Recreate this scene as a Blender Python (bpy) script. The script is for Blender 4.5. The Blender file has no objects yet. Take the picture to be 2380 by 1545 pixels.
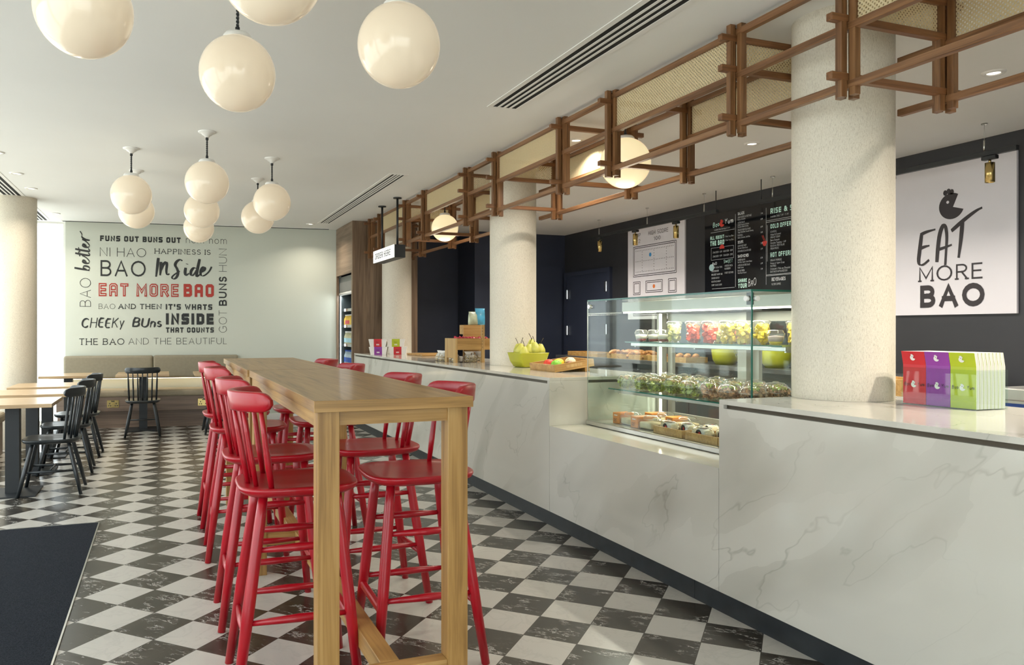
import bpy, bmesh, math, random
from mathutils import Vector, Matrix
random.seed(7)
D = bpy.data
scene = bpy.context.scene
COL = scene.collection
PI = math.pi

# ------------------------------------------------------------------ camera
# room frame: +Y runs away along the serving counter, +X to the kitchen, Z up, camera over the origin
CAM_H = 1.325
cam = D.cameras.new('camera'); cam_o = D.objects.new('camera', cam); COL.objects.link(cam_o)
cam.sensor_fit = 'HORIZONTAL'; cam.sensor_width = 36.0; cam.lens = 36.0 * 1778 / 2380
cam.shift_x = (1190 - 1042) / 2380; cam.shift_y = -(772.5 - 764) / 2380
cam.clip_start = 0.05; cam.clip_end = 200
cam_o.location = (0, 0, CAM_H)
cam_o.rotation_euler = (PI / 2, 0, -math.atan((1042 - 380) / 1778))
scene.camera = cam_o

# ------------------------------------------------------------------ view, world, lights
scene.view_settings.view_transform = 'Standard'
scene.view_settings.look = 'None'
scene.view_settings.gamma = 1
scene.view_settings.exposure = 0.1
scene.view_settings.use_curve_mapping = False
scene.cycles.max_bounces = 8
scene.cycles.diffuse_bounces = 4
scene.cycles.glossy_bounces = 4
scene.cycles.transmission_bounces = 6
scene.cycles.transparent_max_bounces = 24
scene.cycles.sample_clamp_indirect = 4.0
scene.cycles.caustics_reflective = False
scene.cycles.caustics_refractive = False

world = D.worlds.new('world'); scene.world = world; world.use_nodes = True
bg = world.node_tree.nodes['Background']
bg.inputs[0].default_value = (0.90, 0.97, 1.0, 1); bg.inputs[1].default_value = 3.8


def area_light(name, loc, size, power, col=(1, 1, 1), rot=(0, 0, 0), shape='DISK', size_y=None, spread=None):
    l = D.lights.new(name, 'AREA'); l.energy = power; l.color = col; l.shape = shape; l.size = size
    if size_y: l.size_y = size_y
    if spread: l.spread = spread
    o = D.objects.new(name, l); COL.objects.link(o); o.location = loc; o.rotation_euler = rot
    return o


def portal(loc, sx, sy, rot):
    l = D.lights.new('window_portal', 'AREA'); l.shape = 'RECTANGLE'; l.size = sx; l.size_y = sy
    l.cycles.is_portal = True
    o = D.objects.new('window_portal', l); COL.objects.link(o); o.location = loc; o.rotation_euler = rot


sun = D.lights.new('sun', 'SUN'); sun.energy = 5.0; sun.angle = .01; sun.color = (1, .96, .9)
sun_o = D.objects.new('sun', sun); COL.objects.link(sun_o); sun_o.rotation_euler = (math.radians(-14), math.radians(-13), 0)

CEIL = 2.80
WXL, WXR, WYB = -2.25, 5.95, -3.2         # window wall, kitchen wall, wall behind the camera
portal((WXL + .02, 4.4, 1.45), 14.6, 2.6, (0, -PI / 2, 0))   # daylight through the long window wall (faces +X)
portal((0, WYB + .02, 1.45), 4.2, 2.5, (PI / 2, 0, PI))       # daylight through the shopfront behind

DL = [(4.476, 3.03), (4.387, 4.86), (4.45, 6.8), (4.45, 8.8), (3.02, 5.25), (3.6, 1.3), (4.5, 1.1)]      # kitchen downlights
DD = [(-1.306, 7.3), (-1.306, 8.22), (-1.302, 9.05), (-1.294, 10.9), (1.937, 10.75)]                     # dining downlights
for x, y in DL:
    area_light('downlight_beam', (x, y, CEIL - .03), .09, 12 if x < 3.1 else 44, (1, .92, .80), spread=2.4)
for x, y in DD:
    area_light('downlight_beam', (x, y, CEIL - .03), .09, 8, (1, .9, .75), spread=2.4)


# ------------------------------------------------------------------ materials
def nmat(name):
    m = D.materials.new(name); m.use_nodes = True
    nt = m.node_tree
    return m, nt, nt.nodes['Principled BSDF']


def node(nt, t, **kw):
    n = nt.nodes.new(t)
    for k, v in kw.items():
        if k.startswith('i_'):
            key = k[2:]
            n.inputs[int(key) if key.isdigit() else key.replace('_', ' ')].default_value = v
        else: setattr(n, k, v)
    return n


def c4(c): return (c[0], c[1], c[2], 1)


def math_n(nt, op, a, b=None, c=None, clamp=False):
    n = nt.nodes.new('ShaderNodeMath'); n.operation = op; n.use_clamp = clamp
    for k, v in enumerate((a, b, c)):
        if v is None: continue
        if isinstance(v, (int, float)): n.inputs[k].default_value = v
        else: nt.links.new(v, n.inputs[k])
    return n.outputs[0]


def mix_c(nt, f, a, b):
    n = nt.nodes.new('ShaderNodeMix'); n.data_type = 'RGBA'
    for k, v in ((0, f), (6, a), (7, b)):
        if isinstance(v, (int, float)): n.inputs[k].default_value = v
        elif isinstance(v, tuple): n.inputs[k].default_value = c4(v)
        else: nt.links.new(v, n.inputs[k])
    return n.outputs[2]


def obj_coord(nt, scale=(1, 1, 1), loc=(0, 0, 0), rot=(0, 0, 0)):
    tc = nt.nodes.new('ShaderNodeTexCoord'); mp = nt.nodes.new('ShaderNodeMapping')
    mp.inputs['Scale'].default_value = scale; mp.inputs['Location'].default_value = loc; mp.inputs['Rotation'].default_value = rot
    nt.links.new(tc.outputs['Object'], mp.inputs[0])
    return mp.outputs[0]


def noise(nt, vec, scale, detail=3, rough=.5, dist=0.0):
    n = node(nt, 'ShaderNodeTexNoise'); n.inputs['Scale'].default_value = scale; n.inputs['Detail'].default_value = detail
    n.inputs['Roughness'].default_value = rough; n.inputs['Distortion'].default_value = dist
    nt.links.new(vec, n.inputs['Vector'])
    return n.outputs[0], n.outputs[1]


def ramp(nt, f, stops):
    n = nt.nodes.new('ShaderNodeValToRGB'); el = n.color_ramp.elements
    while len(el) > 1: el.remove(el[-1])
    el[0].position, el[0].color = stops[0][0], c4(stops[0][1])
    for p, c in stops[1:]:
        e = el.new(p); e.color = c4(c)
    nt.links.new(f, n.inputs[0])
    return n.outputs[0]


def bump(nt, b, h, strength=.1, dist=.01):
    n = nt.nodes.new('ShaderNodeBump'); n.inputs['Strength'].default_value = strength; n.inputs['Distance'].default_value = dist
    nt.links.new(h, n.inputs['Height']); nt.links.new(n.outputs[0], b.inputs['Normal'])


def plain(name, col, rough=.5, metal=0.0, coat=0.0, var=.06, vscale=6, emis=None, es=0.0, spec=.5, trans=0, bmp=0, bscale=40):
    m, nt, b = nmat(name)
    v = obj_coord(nt)
    f, _ = noise(nt, v, vscale, 2)
    lo = tuple(max(0, x * (1 - var)) for x in col); hi = tuple(min(1, x * (1 + var)) for x in col)
    nt.links.new(ramp(nt, f, [(.3, lo), (.7, hi)]), b.inputs['Base Color'])
    b.inputs['Roughness'].default_value = rough; b.inputs['Metallic'].default_value = metal
    b.inputs['Coat Weight'].default_value = coat; b.inputs['Coat Roughness'].default_value = .08
    b.inputs['Specular IOR Level'].default_value = spec
    b.inputs['Transmission Weight'].default_value = trans
    if emis: b.inputs['Emission Color'].default_value = c4(emis); b.inputs['Emission Strength'].default_value = es
    if bmp: bump(nt, b, noise(nt, v, bscale, 3)[0], bmp, .004)
    return m


def wood(name, dark, mid, light, axis='x', scale=1.0, rough=.4, coat=0.0, bmp=.06):
    m, nt, b = nmat(name)
    s = [26, 26, 26]; s['xyz'.index(axis)] = 1.3
    v = obj_coord(nt, tuple(k * scale for k in s))
    w, _ = noise(nt, v, 1.0, 4, .6, .7)
    s2 = [150, 150, 150]; s2['xyz'.index(axis)] = 3
    g, _ = noise(nt, obj_coord(nt, tuple(k * scale for k in s2)), 1.0, 2, .6)
    f = math_n(nt, 'ADD', math_n(nt, 'MULTIPLY', w, .75), math_n(nt, 'MULTIPLY', g, .25))
    nt.links.new(ramp(nt, f, [(.36, dark), (.5, mid), (.64, light)]), b.inputs['Base Color'])
    b.inputs['Roughness'].default_value = rough; b.inputs['Coat Weight'].default_value = coat; b.inputs['Coat Roughness'].default_value = .15
    bump(nt, b, g, bmp, .002)
    return m


def marble(name, base, vein, warm, rough=.12):
    m, nt, b = nmat(name)
    v0 = obj_coord(nt, (1, 1, 1), rot=(-.85, .12, .1)); ms = nt.nodes.new('ShaderNodeMapping'); ms.inputs['Scale'].default_value = (1.25, 1.25, .5); nt.links.new(v0, ms.inputs[0]); v = ms.outputs[0]
    n1, c1 = noise(nt, v, 1.1, 5, .55)
    vv = node(nt, 'ShaderNodeVectorMath', operation='MULTIPLY_ADD')
    nt.links.new(c1, vv.inputs[0]); vv.inputs[1].default_value = (.55, .55, .55); nt.links.new(v, vv.inputs[2])
    a, _ = noise(nt, vv.outputs[0], .95, 2, .4)
    big = math_n(nt, 'SUBTRACT', 1, math_n(nt, 'MULTIPLY', math_n(nt, 'ABSOLUTE', math_n(nt, 'SUBTRACT', a, .5)), 16), clamp=True)
    a2, _ = noise(nt, vv.outputs[0], 2.1, 4, .5)
    thin = math_n(nt, 'SUBTRACT', 1, math_n(nt, 'MULTIPLY', math_n(nt, 'ABSOLUTE', math_n(nt, 'SUBTRACT', a2, .5)), 130), clamp=True)
    msk, _ = noise(nt, v, 1.7, 2)
    mk = math_n(nt, 'MULTIPLY', math_n(nt, 'SUBTRACT', msk, .42), 5, clamp=True)
    cl, _ = noise(nt, v, 2.5, 3)
    basec = mix_c(nt, math_n(nt, 'MULTIPLY', cl, .5), base, warm)
    band = math_n(nt, 'GREATER_THAN', big, .15)
    c = mix_c(nt, math_n(nt, 'MULTIPLY', math_n(nt, 'MULTIPLY', big, mk), .34), basec, vein)
    c = mix_c(nt, math_n(nt, 'MULTIPLY', math_n(nt, 'MULTIPLY', band, mk), .2), c, vein)
    c = mix_c(nt, math_n(nt, 'MULTIPLY', math_n(nt, 'MULTIPLY', thin, mk), .55), c, vein)
    nt.links.new(c, b.inputs['Base Color'])
    b.inputs['Roughness'].default_value = rough
    return m


def glass(name, tint=(.93, .98, .96), edge=.04, refl=1.0, haze=0.0):
    # thin clear pane: passes light straight through, fresnel reflection on top
    m = D.materials.new(name); m.use_nodes = True; nt = m.node_tree
    nt.nodes.remove(nt.nodes['Principled BSDF'])
    out = nt.nodes['Material Output']
    tr = node(nt, 'ShaderNodeBsdfTransparent'); tr.inputs[0].default_value = c4(tint)
    gl = node(nt, 'ShaderNodeBsdfGlossy'); gl.inputs['Roughness'].default_value = .02; gl.inputs[0].default_value = (1, 1, 1, 1)
    lw = nt.nodes.new('ShaderNodeLayerWeight'); lw.inputs[0].default_value = .5
    mx = nt.nodes.new('ShaderNodeMixShader')
    f = math_n(nt, 'MULTIPLY', math_n(nt, 'MULTIPLY_ADD', math_n(nt, 'POWER', lw.outputs['Facing'], 5), .96, edge), refl, clamp=True)
    nt.links.new(f, mx.inputs[0]); nt.links.new(tr.outputs[0], mx.inputs[1]); nt.links.new(gl.outputs[0], mx.inputs[2])
    last = mx.outputs[0]
    if haze:
        df = node(nt, 'ShaderNodeBsdfDiffuse'); df.inputs[0].default_value = (.9, .9, .88, 1)
        m2 = nt.nodes.new('ShaderNodeMixShader'); m2.inputs[0].default_value = haze
        nt.links.new(last, m2.inputs[1]); nt.links.new(df.outputs[0], m2.inputs[2]); last = m2.outputs[0]
    nt.links.new(last, out.inputs[0])
    return m


M = {}
M['ceiling'] = plain('ceiling_paint', (.84, .84, .82), .75, var=.012, vscale=1.5)
M['sage'] = plain('sage_wall_paint', (.58, .605, .53), .38, var=.02, vscale=1)
M['white_paint'] = plain('white_paint', (.82, .81, .78), .6, var=.02)
M['navy'] = plain('dark_navy_wall', (.029, .036, .062), .42, var=.1, vscale=2)
M['black_wall'] = plain('black_wall', (.026, .027, .032), .45, var=.1, vscale=2)
M['red'] = plain('red_lacquer', (.38, .0035, .012), .32, coat=.15, var=.1, vscale=9)
M['black_lacquer'] = plain('black_lacquer', (.012, .016, .019), .32, coat=.15, var=.1)
M['black_metal'] = plain('black_powder_coat', (.016, .019, .022), .45, var=.1)
M['oak'] = wood('oak_veneer', (.22, .125, .042), (.34, .20, .072), (.42, .265, .105), 'y', 1, .36, .1)
M['oak_x'] = wood('oak_rail', (.25, .135, .038), (.39, .215, .065), (.47, .28, .10), 'x', 1, .38)
M['oak_z'] = wood('oak_leg', (.25, .13, .036), (.38, .21, .062), (.46, .275, .095), 'z', 1, .38)
M['oak_y'] = wood('oak_long_rail', (.27, .145, .04), (.41, .23, .07), (.49, .295, .10), 'y', 1, .38)
M['pale_oak'] = wood('pale_oak_top', (.42, .28, .15), (.56, .39, .22), (.63, .46, .28), 'x', 1, .3, .15)
M['walnut_z'] = wood('walnut_panel', (.10, .06, .035), (.185, .118, .072), (.25, .165, .105), 'z', .7, .42)
M['walnut_x'] = wood('walnut_fascia', (.13, .085, .055), (.22, .15, .10), (.29, .205, .14), 'y', .5, .42)
M['walnut_b'] = wood('walnut_bench', (.14, .095, .07), (.22, .155, .115), (.28, .20, .15), 'x', .5, .45)
M['teak_z'] = wood('lattice_post_wood', (.10, .043, .015), (.185, .085, .033), (.25, .125, .05), 'z', 1.4, .38)
M['teak_y'] = wood('lattice_rail_wood', (.115, .05, .018), (.20, .093, .038), (.27, .138, .06), 'y', 1.4, .38)
M['teak_x'] = wood('lattice_cross_wood', (.105, .042, .014), (.19, .08, .03), (.25, .115, .045), 'x', 1.4, .38)
M['crate'] = wood('bamboo_crate', (.33, .18, .05), (.45, .255, .08), (.53, .325, .115), 'x', 1, .4)
M['crate_z'] = wood('bamboo_board', (.36, .21, .07), (.48, .30, .115), (.56, .37, .155), 'z', 1, .4)
M['stone'] = marble('counter_marble', (.60, .575, .51), (.30, .28, .225), (.565, .535, .455), .10)
M['plinth'] = plain('dark_plinth', (.018, .022, .025), .4, var=.25, vscale=14)
M['groove'] = plain('bronze_groove', (.075, .06, .04), .4, metal=.5)
M['mat'] = plain('entrance_mat', (.021, .024, .031), .95, spec=.08, var=.6, vscale=260, bmp=.8, bscale=300)
M['steel'] = plain('brushed_steel', (.55, .55, .52), .28, metal=1.0, var=.08)
M['steel_m'] = plain('satin_steel_panel', (.44, .425, .38), .38, metal=.55, var=.04)
M['chrome'] = plain('chrome', (.75, .75, .75), .1, metal=1)
M['brass'] = plain('brass', (.58, .44, .18), .25, metal=1, var=.06)
M['white_plastic'] = plain('white_ceramic', (.82, .81, .78), .3)
M['white_card'] = plain('white_card', (.80, .77, .72), .6)
M['black_ink'] = plain('black_vinyl', (.010, .011, .010), .5)
M['grey_ink'] = plain('charcoal_print', (.028, .022, .026), .5)
M['red_ink'] = plain('red_vinyl', (.42, .026, .012), .5)
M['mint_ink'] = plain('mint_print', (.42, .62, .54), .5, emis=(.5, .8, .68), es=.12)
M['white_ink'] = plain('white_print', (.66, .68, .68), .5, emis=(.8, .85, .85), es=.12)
M['red_print'] = plain('red_print', (.55, .04, .03), .5)
M['gloss_black'] = plain('gloss_black_board', (.008, .009, .012), .09, var=.02)
M['poster'] = plain('poster_white', (.72, .70, .75), .5, var=.01)
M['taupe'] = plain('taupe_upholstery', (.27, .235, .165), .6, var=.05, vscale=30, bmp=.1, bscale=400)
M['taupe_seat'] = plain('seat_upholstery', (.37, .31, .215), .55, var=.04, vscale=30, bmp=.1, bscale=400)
M['lime'] = plain('lime_ceramic', (.42, .42, .012), .3, coat=.2)
M['pear'] = plain('pear_skin', (.52, .50, .09), .4, var=.16, vscale=14)
M['stem'] = plain('pear_stem', (.05, .035, .015), .7)
M['dark_fridge'] = plain('fridge_interior', (.045, .055, .058), .35)
M['glass'] = glass('clear_glass', (.95, .985, .97), refl=.55)
M['window_glass'] = glass('window_glass', (.97, .985, .98), refl=.8)
M['lid'] = glass('clear_plastic', (.95, .96, .94), refl=1.6, haze=.06)
M['cup'] = glass('clear_cup', (.96, .97, .95), refl=1.2, haze=.05)
M['edge'] = plain('glass_edge', (.01, .12, .085), .15)
M['red_card'] = plain('red_card', (.55, .012, .02), .4)
M['purple_card'] = plain('purple_card', (.26, .035, .30), .4)
M['lime_card'] = plain('lime_card', (.43, .50, .012), .4)
M['orange_card'] = plain('orange_card', (.72, .26, .06), .5)
M['led'] = plain('led_strip', (1, 1, 1), .5, emis=(1, .93, .78), es=9)
M['led_cool'] = plain('fridge_led', (1, 1, 1), .5, emis=(.95, 1, 1), es=5)
M['led_bench'] = plain('bench_led', (1, .8, .5), .5, emis=(1, .78, .48), es=9)
M['lens'] = plain('downlight_lens', (1, 1, 1), .5, emis=(1, .92, .78), es=4)
M['globe'] = plain('opal_glass', (.68, .60, .48), .14, emis=(1, .80, .54), es=.27, coat=.25, var=.01)
M['globe_k'] = plain('lit_opal_glass', (.62, .55, .42), .12, emis=(1, .82, .46), es=.72, coat=.4, var=.01)
M['sign_face'] = plain('sign_face', (.85, .85, .83), .4, emis=(1, 1, .98), es=.55)


def column_mat():
    m, nt, b = nmat('column_wallcovering')
    v = obj_coord(nt, (260, 260, 70))
    f, _ = noise(nt, v, 1, 3, .65)
    v2 = obj_coord(nt, (500, 500, 260))
    g, _ = noise(nt, v2, 1, 2, .6)
    ff = math_n(nt, 'ADD', math_n(nt, 'MULTIPLY', f, .55), math_n(nt, 'MULTIPLY', g, .45))
    nt.links.new(ramp(nt, ff, [(.32, (.40, .36, .29)), (.45, (.66, .60, .49)), (.6, (.74, .69, .58))]), b.inputs['Base Color'])
    b.inputs['Roughness'].default_value = .55
    bump(nt, b, ff, .25, .003)
    return m


M['column'] = column_mat()
TILE, FX, FY = .236, 2.306, 3.483


def floor_mat():
    m, nt, b = nmat('checkered_marble_tiles')
    tc = nt.nodes.new('ShaderNodeTexCoord'); sp = nt.nodes.new('ShaderNodeSeparateXYZ'); nt.links.new(tc.outputs['Object'], sp.inputs[0])
    x = math_n(nt, 'SUBTRACT', sp.outputs[0], FX); y = math_n(nt, 'SUBTRACT', sp.outputs[1], FY)
    k = 1 / (math.sqrt(2) * TILE)
    a = math_n(nt, 'MULTIPLY', math_n(nt, 'SUBTRACT', x, y), k)
    q = math_n(nt, 'MULTIPLY', math_n(nt, 'ADD', x, y), k)
    a = math_n(nt, 'ADD', a, .06)
    fa, fq = math_n(nt, 'FLOOR', a), math_n(nt, 'FLOOR', q)
    par = math_n(nt, 'FLOORED_MODULO', math_n(nt, 'ADD', fa, fq), 2)      # 0 = white, 1 = black
    ua, uq = math_n(nt, 'SUBTRACT', a, fa), math_n(nt, 'SUBTRACT', q, fq)
    cmb = nt.nodes.new('ShaderNodeCombineXYZ'); nt.links.new(fa, cmb.inputs[0]); nt.links.new(fq, cmb.inputs[1])
    wn = nt.nodes.new('ShaderNodeTexWhiteNoise'); wn.noise_dimensions = '2D'; nt.links.new(cmb.outputs[0], wn.inputs[0])
    loc = nt.nodes.new('ShaderNodeCombineXYZ'); nt.links.new(ua, loc.inputs[0]); nt.links.new(uq, loc.inputs[1])
    off = node(nt, 'ShaderNodeVectorMath', operation='MULTIPLY_ADD')
    nt.links.new(wn.outputs['Color'], off.inputs[0]); off.inputs[1].default_value = (9, 9, 9); nt.links.new(loc.outputs[0], off.inputs[2])
    vec = off.outputs[0]
    sv = node(nt, 'ShaderNodeMapping'); sv.inputs['Scale'].default_value = (1.0, 2.6, 1); sv.inputs['Rotation'].default_value = (0, 0, .75); nt.links.new(vec, sv.inputs[0])
    n1, _ = noise(nt, sv.outputs[0], 1.15, 6, .68, .15)
    vein = math_n(nt, 'SUBTRACT', 1, math_n(nt, 'MULTIPLY', math_n(nt, 'ABSOLUTE', math_n(nt, 'SUBTRACT', n1, .5)), 60), clamp=True)
    n2, _ = noise(nt, vec, 1.1, 2)
    vein = math_n(nt, 'MULTIPLY', vein, math_n(nt, 'MULTIPLY', math_n(nt, 'SUBTRACT', n2, .47), 12, clamp=True))
    st = node(nt, 'ShaderNodeMapping'); st.inputs['Scale'].default_value = (6, 22, 1); st.inputs['Rotation'].default_value = (0, 0, .5); nt.links.new(vec, st.inputs[0])
    n3, _ = noise(nt, st.outputs[0], 1, 4, .7)
    fine = math_n(nt, 'MULTIPLY', math_n(nt, 'SUBTRACT', n3, .60), 6, clamp=True)
    n4, _ = noise(nt, vec, 3, 3)
    dark = ramp(nt, n4, [(.3, (.022, .018, .013)), (.7, (.052, .044, .034))])
    dark = mix_c(nt, math_n(nt, 'MULTIPLY', fine, .30), dark, (.30, .28, .25))
    dark = mix_c(nt, math_n(nt, 'MULTIPLY', vein, .8), dark, (.62, .60, .56))
    n5, _ = noise(nt, vec, 1.3, 4, .6, .8)
    wv = math_n(nt, 'SUBTRACT', 1, math_n(nt, 'MULTIPLY', math_n(nt, 'ABSOLUTE', math_n(nt, 'SUBTRACT', n5, .5)), 26), clamp=True)
    white = mix_c(nt, math_n(nt, 'MULTIPLY', wv, .22), (.52, .495, .45), (.35, .33, .30))
    c = mix_c(nt, par, white, dark)
    ed = math_n(nt, 'MINIMUM', math_n(nt, 'MINIMUM', ua, uq), math_n(nt, 'MINIMUM', math_n(nt, 'SUBTRACT', 1, ua), math_n(nt, 'SUBTRACT', 1, uq)))
    g = math_n(nt, 'LESS_THAN', ed, .009)
    c = mix_c(nt, g, c, (.055, .048, .04))
    nt.links.new(c, b.inputs['Base Color'])
    b.inputs['Roughness'].default_value = .24
    b.inputs['Specular IOR Level'].default_value = .45
    return m


M['floor'] = floor_mat()


def cane_mat(plane):
    # woven cane webbing: staggered round holes cut through the sheet
    m = D.materials.new('woven_cane_' + plane); m.use_nodes = True; nt = m.node_tree
    b = nt.nodes['Principled BSDF']; out = nt.nodes['Material Output']
    tc = nt.nodes.new('ShaderNodeTexCoord'); sp = nt.nodes.new('ShaderNodeSeparateXYZ'); nt.links.new(tc.outputs['Object'], sp.inputs[0])
    u = sp.outputs['XYZ'.index(plane[0])]; w = sp.outputs[2]
    P = .0195
    def hole(du, dw):
        a = math_n(nt, 'SUBTRACT', math_n(nt, 'FRACT', math_n(nt, 'ADD', math_n(nt, 'DIVIDE', u, P), du)), .5)
        c = math_n(nt, 'MULTIPLY', math_n(nt, 'SUBTRACT', math_n(nt, 'FRACT', math_n(nt, 'ADD', math_n(nt, 'DIVIDE', w, P), dw)), .5), 1.0)
        r = math_n(nt, 'ADD', math_n(nt, 'MULTIPLY', a, a), math_n(nt, 'MULTIPLY', c, c))
        return math_n(nt, 'LESS_THAN', r, .047)
    h = math_n(nt, 'MAXIMUM', hole(0, 0), hole(.5, .5))
    v = obj_coord(nt, (160, 160, 160)); f, _ = noise(nt, v, 1, 2)
    nt.links.new(ramp(nt, f, [(.3, (.72, .60, .36)), (.7, (.86, .76, .52))]), b.inputs['Base Color'])
    b.inputs['Roughness'].default_value = .55
    tl = node(nt, 'ShaderNodeBsdfTranslucent'); tl.inputs[0].default_value = (.75, .62, .36, 1)
    m1 = nt.nodes.new('ShaderNodeMixShader'); m1.inputs[0].default_value = .35
    nt.links.new(b.outputs[0], m1.inputs[1]); nt.links.new(tl.outputs[0], m1.inputs[2])
    tr = node(nt, 'ShaderNodeBsdfTransparent')
    m2 = nt.nodes.new('ShaderNodeMixShader'); nt.links.new(h, m2.inputs[0]); nt.links.new(m1.outputs[0], m2.inputs[1]); nt.links.new(tr.outputs[0], m2.inputs[2])
    nt.links.new(m2.outputs[0], out.inputs[0])
    return m


M['cane_y'] = cane_mat('Y'); M['cane_x'] = cane_mat('X')


# ------------------------------------------------------------------ mesh builder
class MB:
    def __init__(s): s.bm = bmesh.new(); s.sm = False

    def box(s, x0, x1, y0, y1, z0, z1, bev=0.0, seg=1, mat4=None):
        r = bmesh.ops.create_cube(s.bm, size=1.0)
        vs = r['verts']
        T = Matrix.Translation(((x0 + x1) / 2, (y0 + y1) / 2, (z0 + z1) / 2)) @ Matrix.Diagonal((abs(x1 - x0), abs(y1 - y0), abs(z1 - z0), 1))
        if mat4 is not None: T = mat4 @ T
        bmesh.ops.transform(s.bm, matrix=T, verts=vs)
        if bev:
            es = list({e for v in vs for e in v.link_edges})
            bmesh.ops.bevel(s.bm, geom=es, offset=bev, segments=seg, affect='EDGES', profile=.5)
        return s

    def tube(s, pts, rs, n=10, cap=True, smooth=True):
        pts = [Vector(p) for p in pts]
        if not isinstance(rs, (list, tuple)): rs = [rs] * len(pts)
        rings = []; prev = None
        for i, p in enumerate(pts):
            d = (pts[min(i + 1, len(pts) - 1)] - pts[max(i - 1, 0)]).normalized()
            if prev is None:
                a = d.cross(Vector((0, 0, 1)))
                if a.length < 1e-3: a = d.cross(Vector((1, 0, 0)))
            else: a = prev - d * prev.dot(d)
            a.normalize(); prev = a; b = d.cross(a)
            rings.append([s.bm.verts.new(p + (a * math.cos(2 * PI * k / n) + b * math.sin(2 * PI * k / n)) * rs[i]) for k in range(n)])
        for r0, r1 in zip(rings, rings[1:]):
            for k in range(n):
                f = s.bm.faces.new((r0[k], r0[(k + 1) % n], r1[(k + 1) % n], r1[k])); f.smooth = smooth
        if cap:
            s.bm.faces.new(rings[0][::-1]); s.bm.faces.new(rings[-1])
        return s

    def lathe(s, prof, n=24, c=(0, 0, 0), smooth=True, sx=1, sy=1):
        rings = []
        for r, z in prof:
            if r < 1e-5: rings.append([s.bm.verts.new((c[0], c[1], c[2] + z))])
            else: rings.append([s.bm.verts.new((c[0] + sx * r * math.cos(2 * PI * k / n), c[1] + sy * r * math.sin(2 * PI * k / n), c[2] + z)) for k in range(n)])
        for r0, r1 in zip(rings, rings[1:]):
            if len(r0) == 1 and len(r1) == 1: continue
            for k in range(n):
                if len(r0) == 1: f = s.bm.faces.new((r0[0], r1[(k + 1) % n], r1[k]))
                elif len(r1) == 1: f = s.bm.faces.new((r0[k], r0[(k + 1) % n], r1[0]))
                else: f = s.bm.faces.new((r0[k], r0[(k + 1) % n], r1[(k + 1) % n], r1[k]))
                f.smooth = smooth
        return s

    def cyl(s, x, y, z0, z1, r, n=20, r1=None):
        s.lathe([(0, z0), (r, z0)], n, (x, y, 0), False); s.lathe([(r, z0), (r1 if r1 else r, z1)], n, (x, y, 0)); s.lathe([(r1 if r1 else r, z1), (0, z1)], n, (x, y, 0), False)
        return s

    def loft(s, loops, cap=True, smooth=False):
        """closed loops of equal length, skinned in order"""
        R = [[s.bm.verts.new(p) for p in l] for l in loops]
        n = len(R[0])
        for a, b in zip(R, R[1:]):
            for k in range(n):
                f = s.bm.faces.new((a[k], a[(k + 1) % n], b[(k + 1) % n], b[k])); f.smooth = smooth
        if cap:
            s.bm.faces.new(R[0][::-1]); s.bm.faces.new(R[-1])
        return s

    def prism(s, pts, z0, z1): return s.loft([[(x, y, z0) for x, y in pts], [(x, y, z1) for x, y in pts]])

    def quad(s, *p): s.bm.faces.new([s.bm.verts.new(q) for q in p]); return s

    def ball(s, c, r, sub=2, sc=(1, 1, 1)):
        v = bmesh.ops.create_icosphere(s.bm, subdivisions=sub, radius=r)['verts']
        bmesh.ops.transform(s.bm, matrix=Matrix.Translation(c) @ Matrix.Diagonal((sc[0], sc[1], sc[2], 1)), verts=v)
        for q in v:
            for f in q.link_faces: f.smooth = True
        return s

    def build(s, name, mat, parent=None, loc=None, rotz=0):
        me = D.meshes.new(name)
        bmesh.ops.recalc_face_normals(s.bm, faces=s.bm.faces)
        s.bm.to_mesh(me); s.bm.free()
        me.materials.append(M[mat] if isinstance(mat, str) else mat)
        o = D.objects.new(name, me); COL.objects.link(o)
        if parent is not None: o.parent = parent
        if loc is not None: o.location = loc
        if rotz: o.rotation_euler.z = rotz
        return o


def thing(name, label, cat, loc=(0, 0, 0), rotz=0, group=None):
    o = D.objects.new(name, None); COL.objects.link(o); o.empty_display_size = .1
    o.location = loc; o.rotation_euler = (0, 0, rotz)
    return tag(o, label, cat, group)


def tag(o, label, cat, group=None):
    o['label'] = label; o['category'] = cat
    if group: o['group'] = group
    return o


def struct(o, label=None, cat=None):
    o['kind'] = 'structure'
    if label: o['label'] = label
    if cat: o['category'] = cat
    return o


def dup(root, loc, rotz=None, label=None, group=None):
    r = root.copy(); COL.objects.link(r); r.location = loc
    if rotz is not None: r.rotation_euler = (0, 0, rotz)
    if label: r['label'] = label
    if group: r['group'] = group
    for ch in list(root.children):
        c = ch.copy(); COL.objects.link(c); c.parent = r
        for g in list(ch.children):
            d = g.copy(); COL.objects.link(d); d.parent = c
    return r


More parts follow.
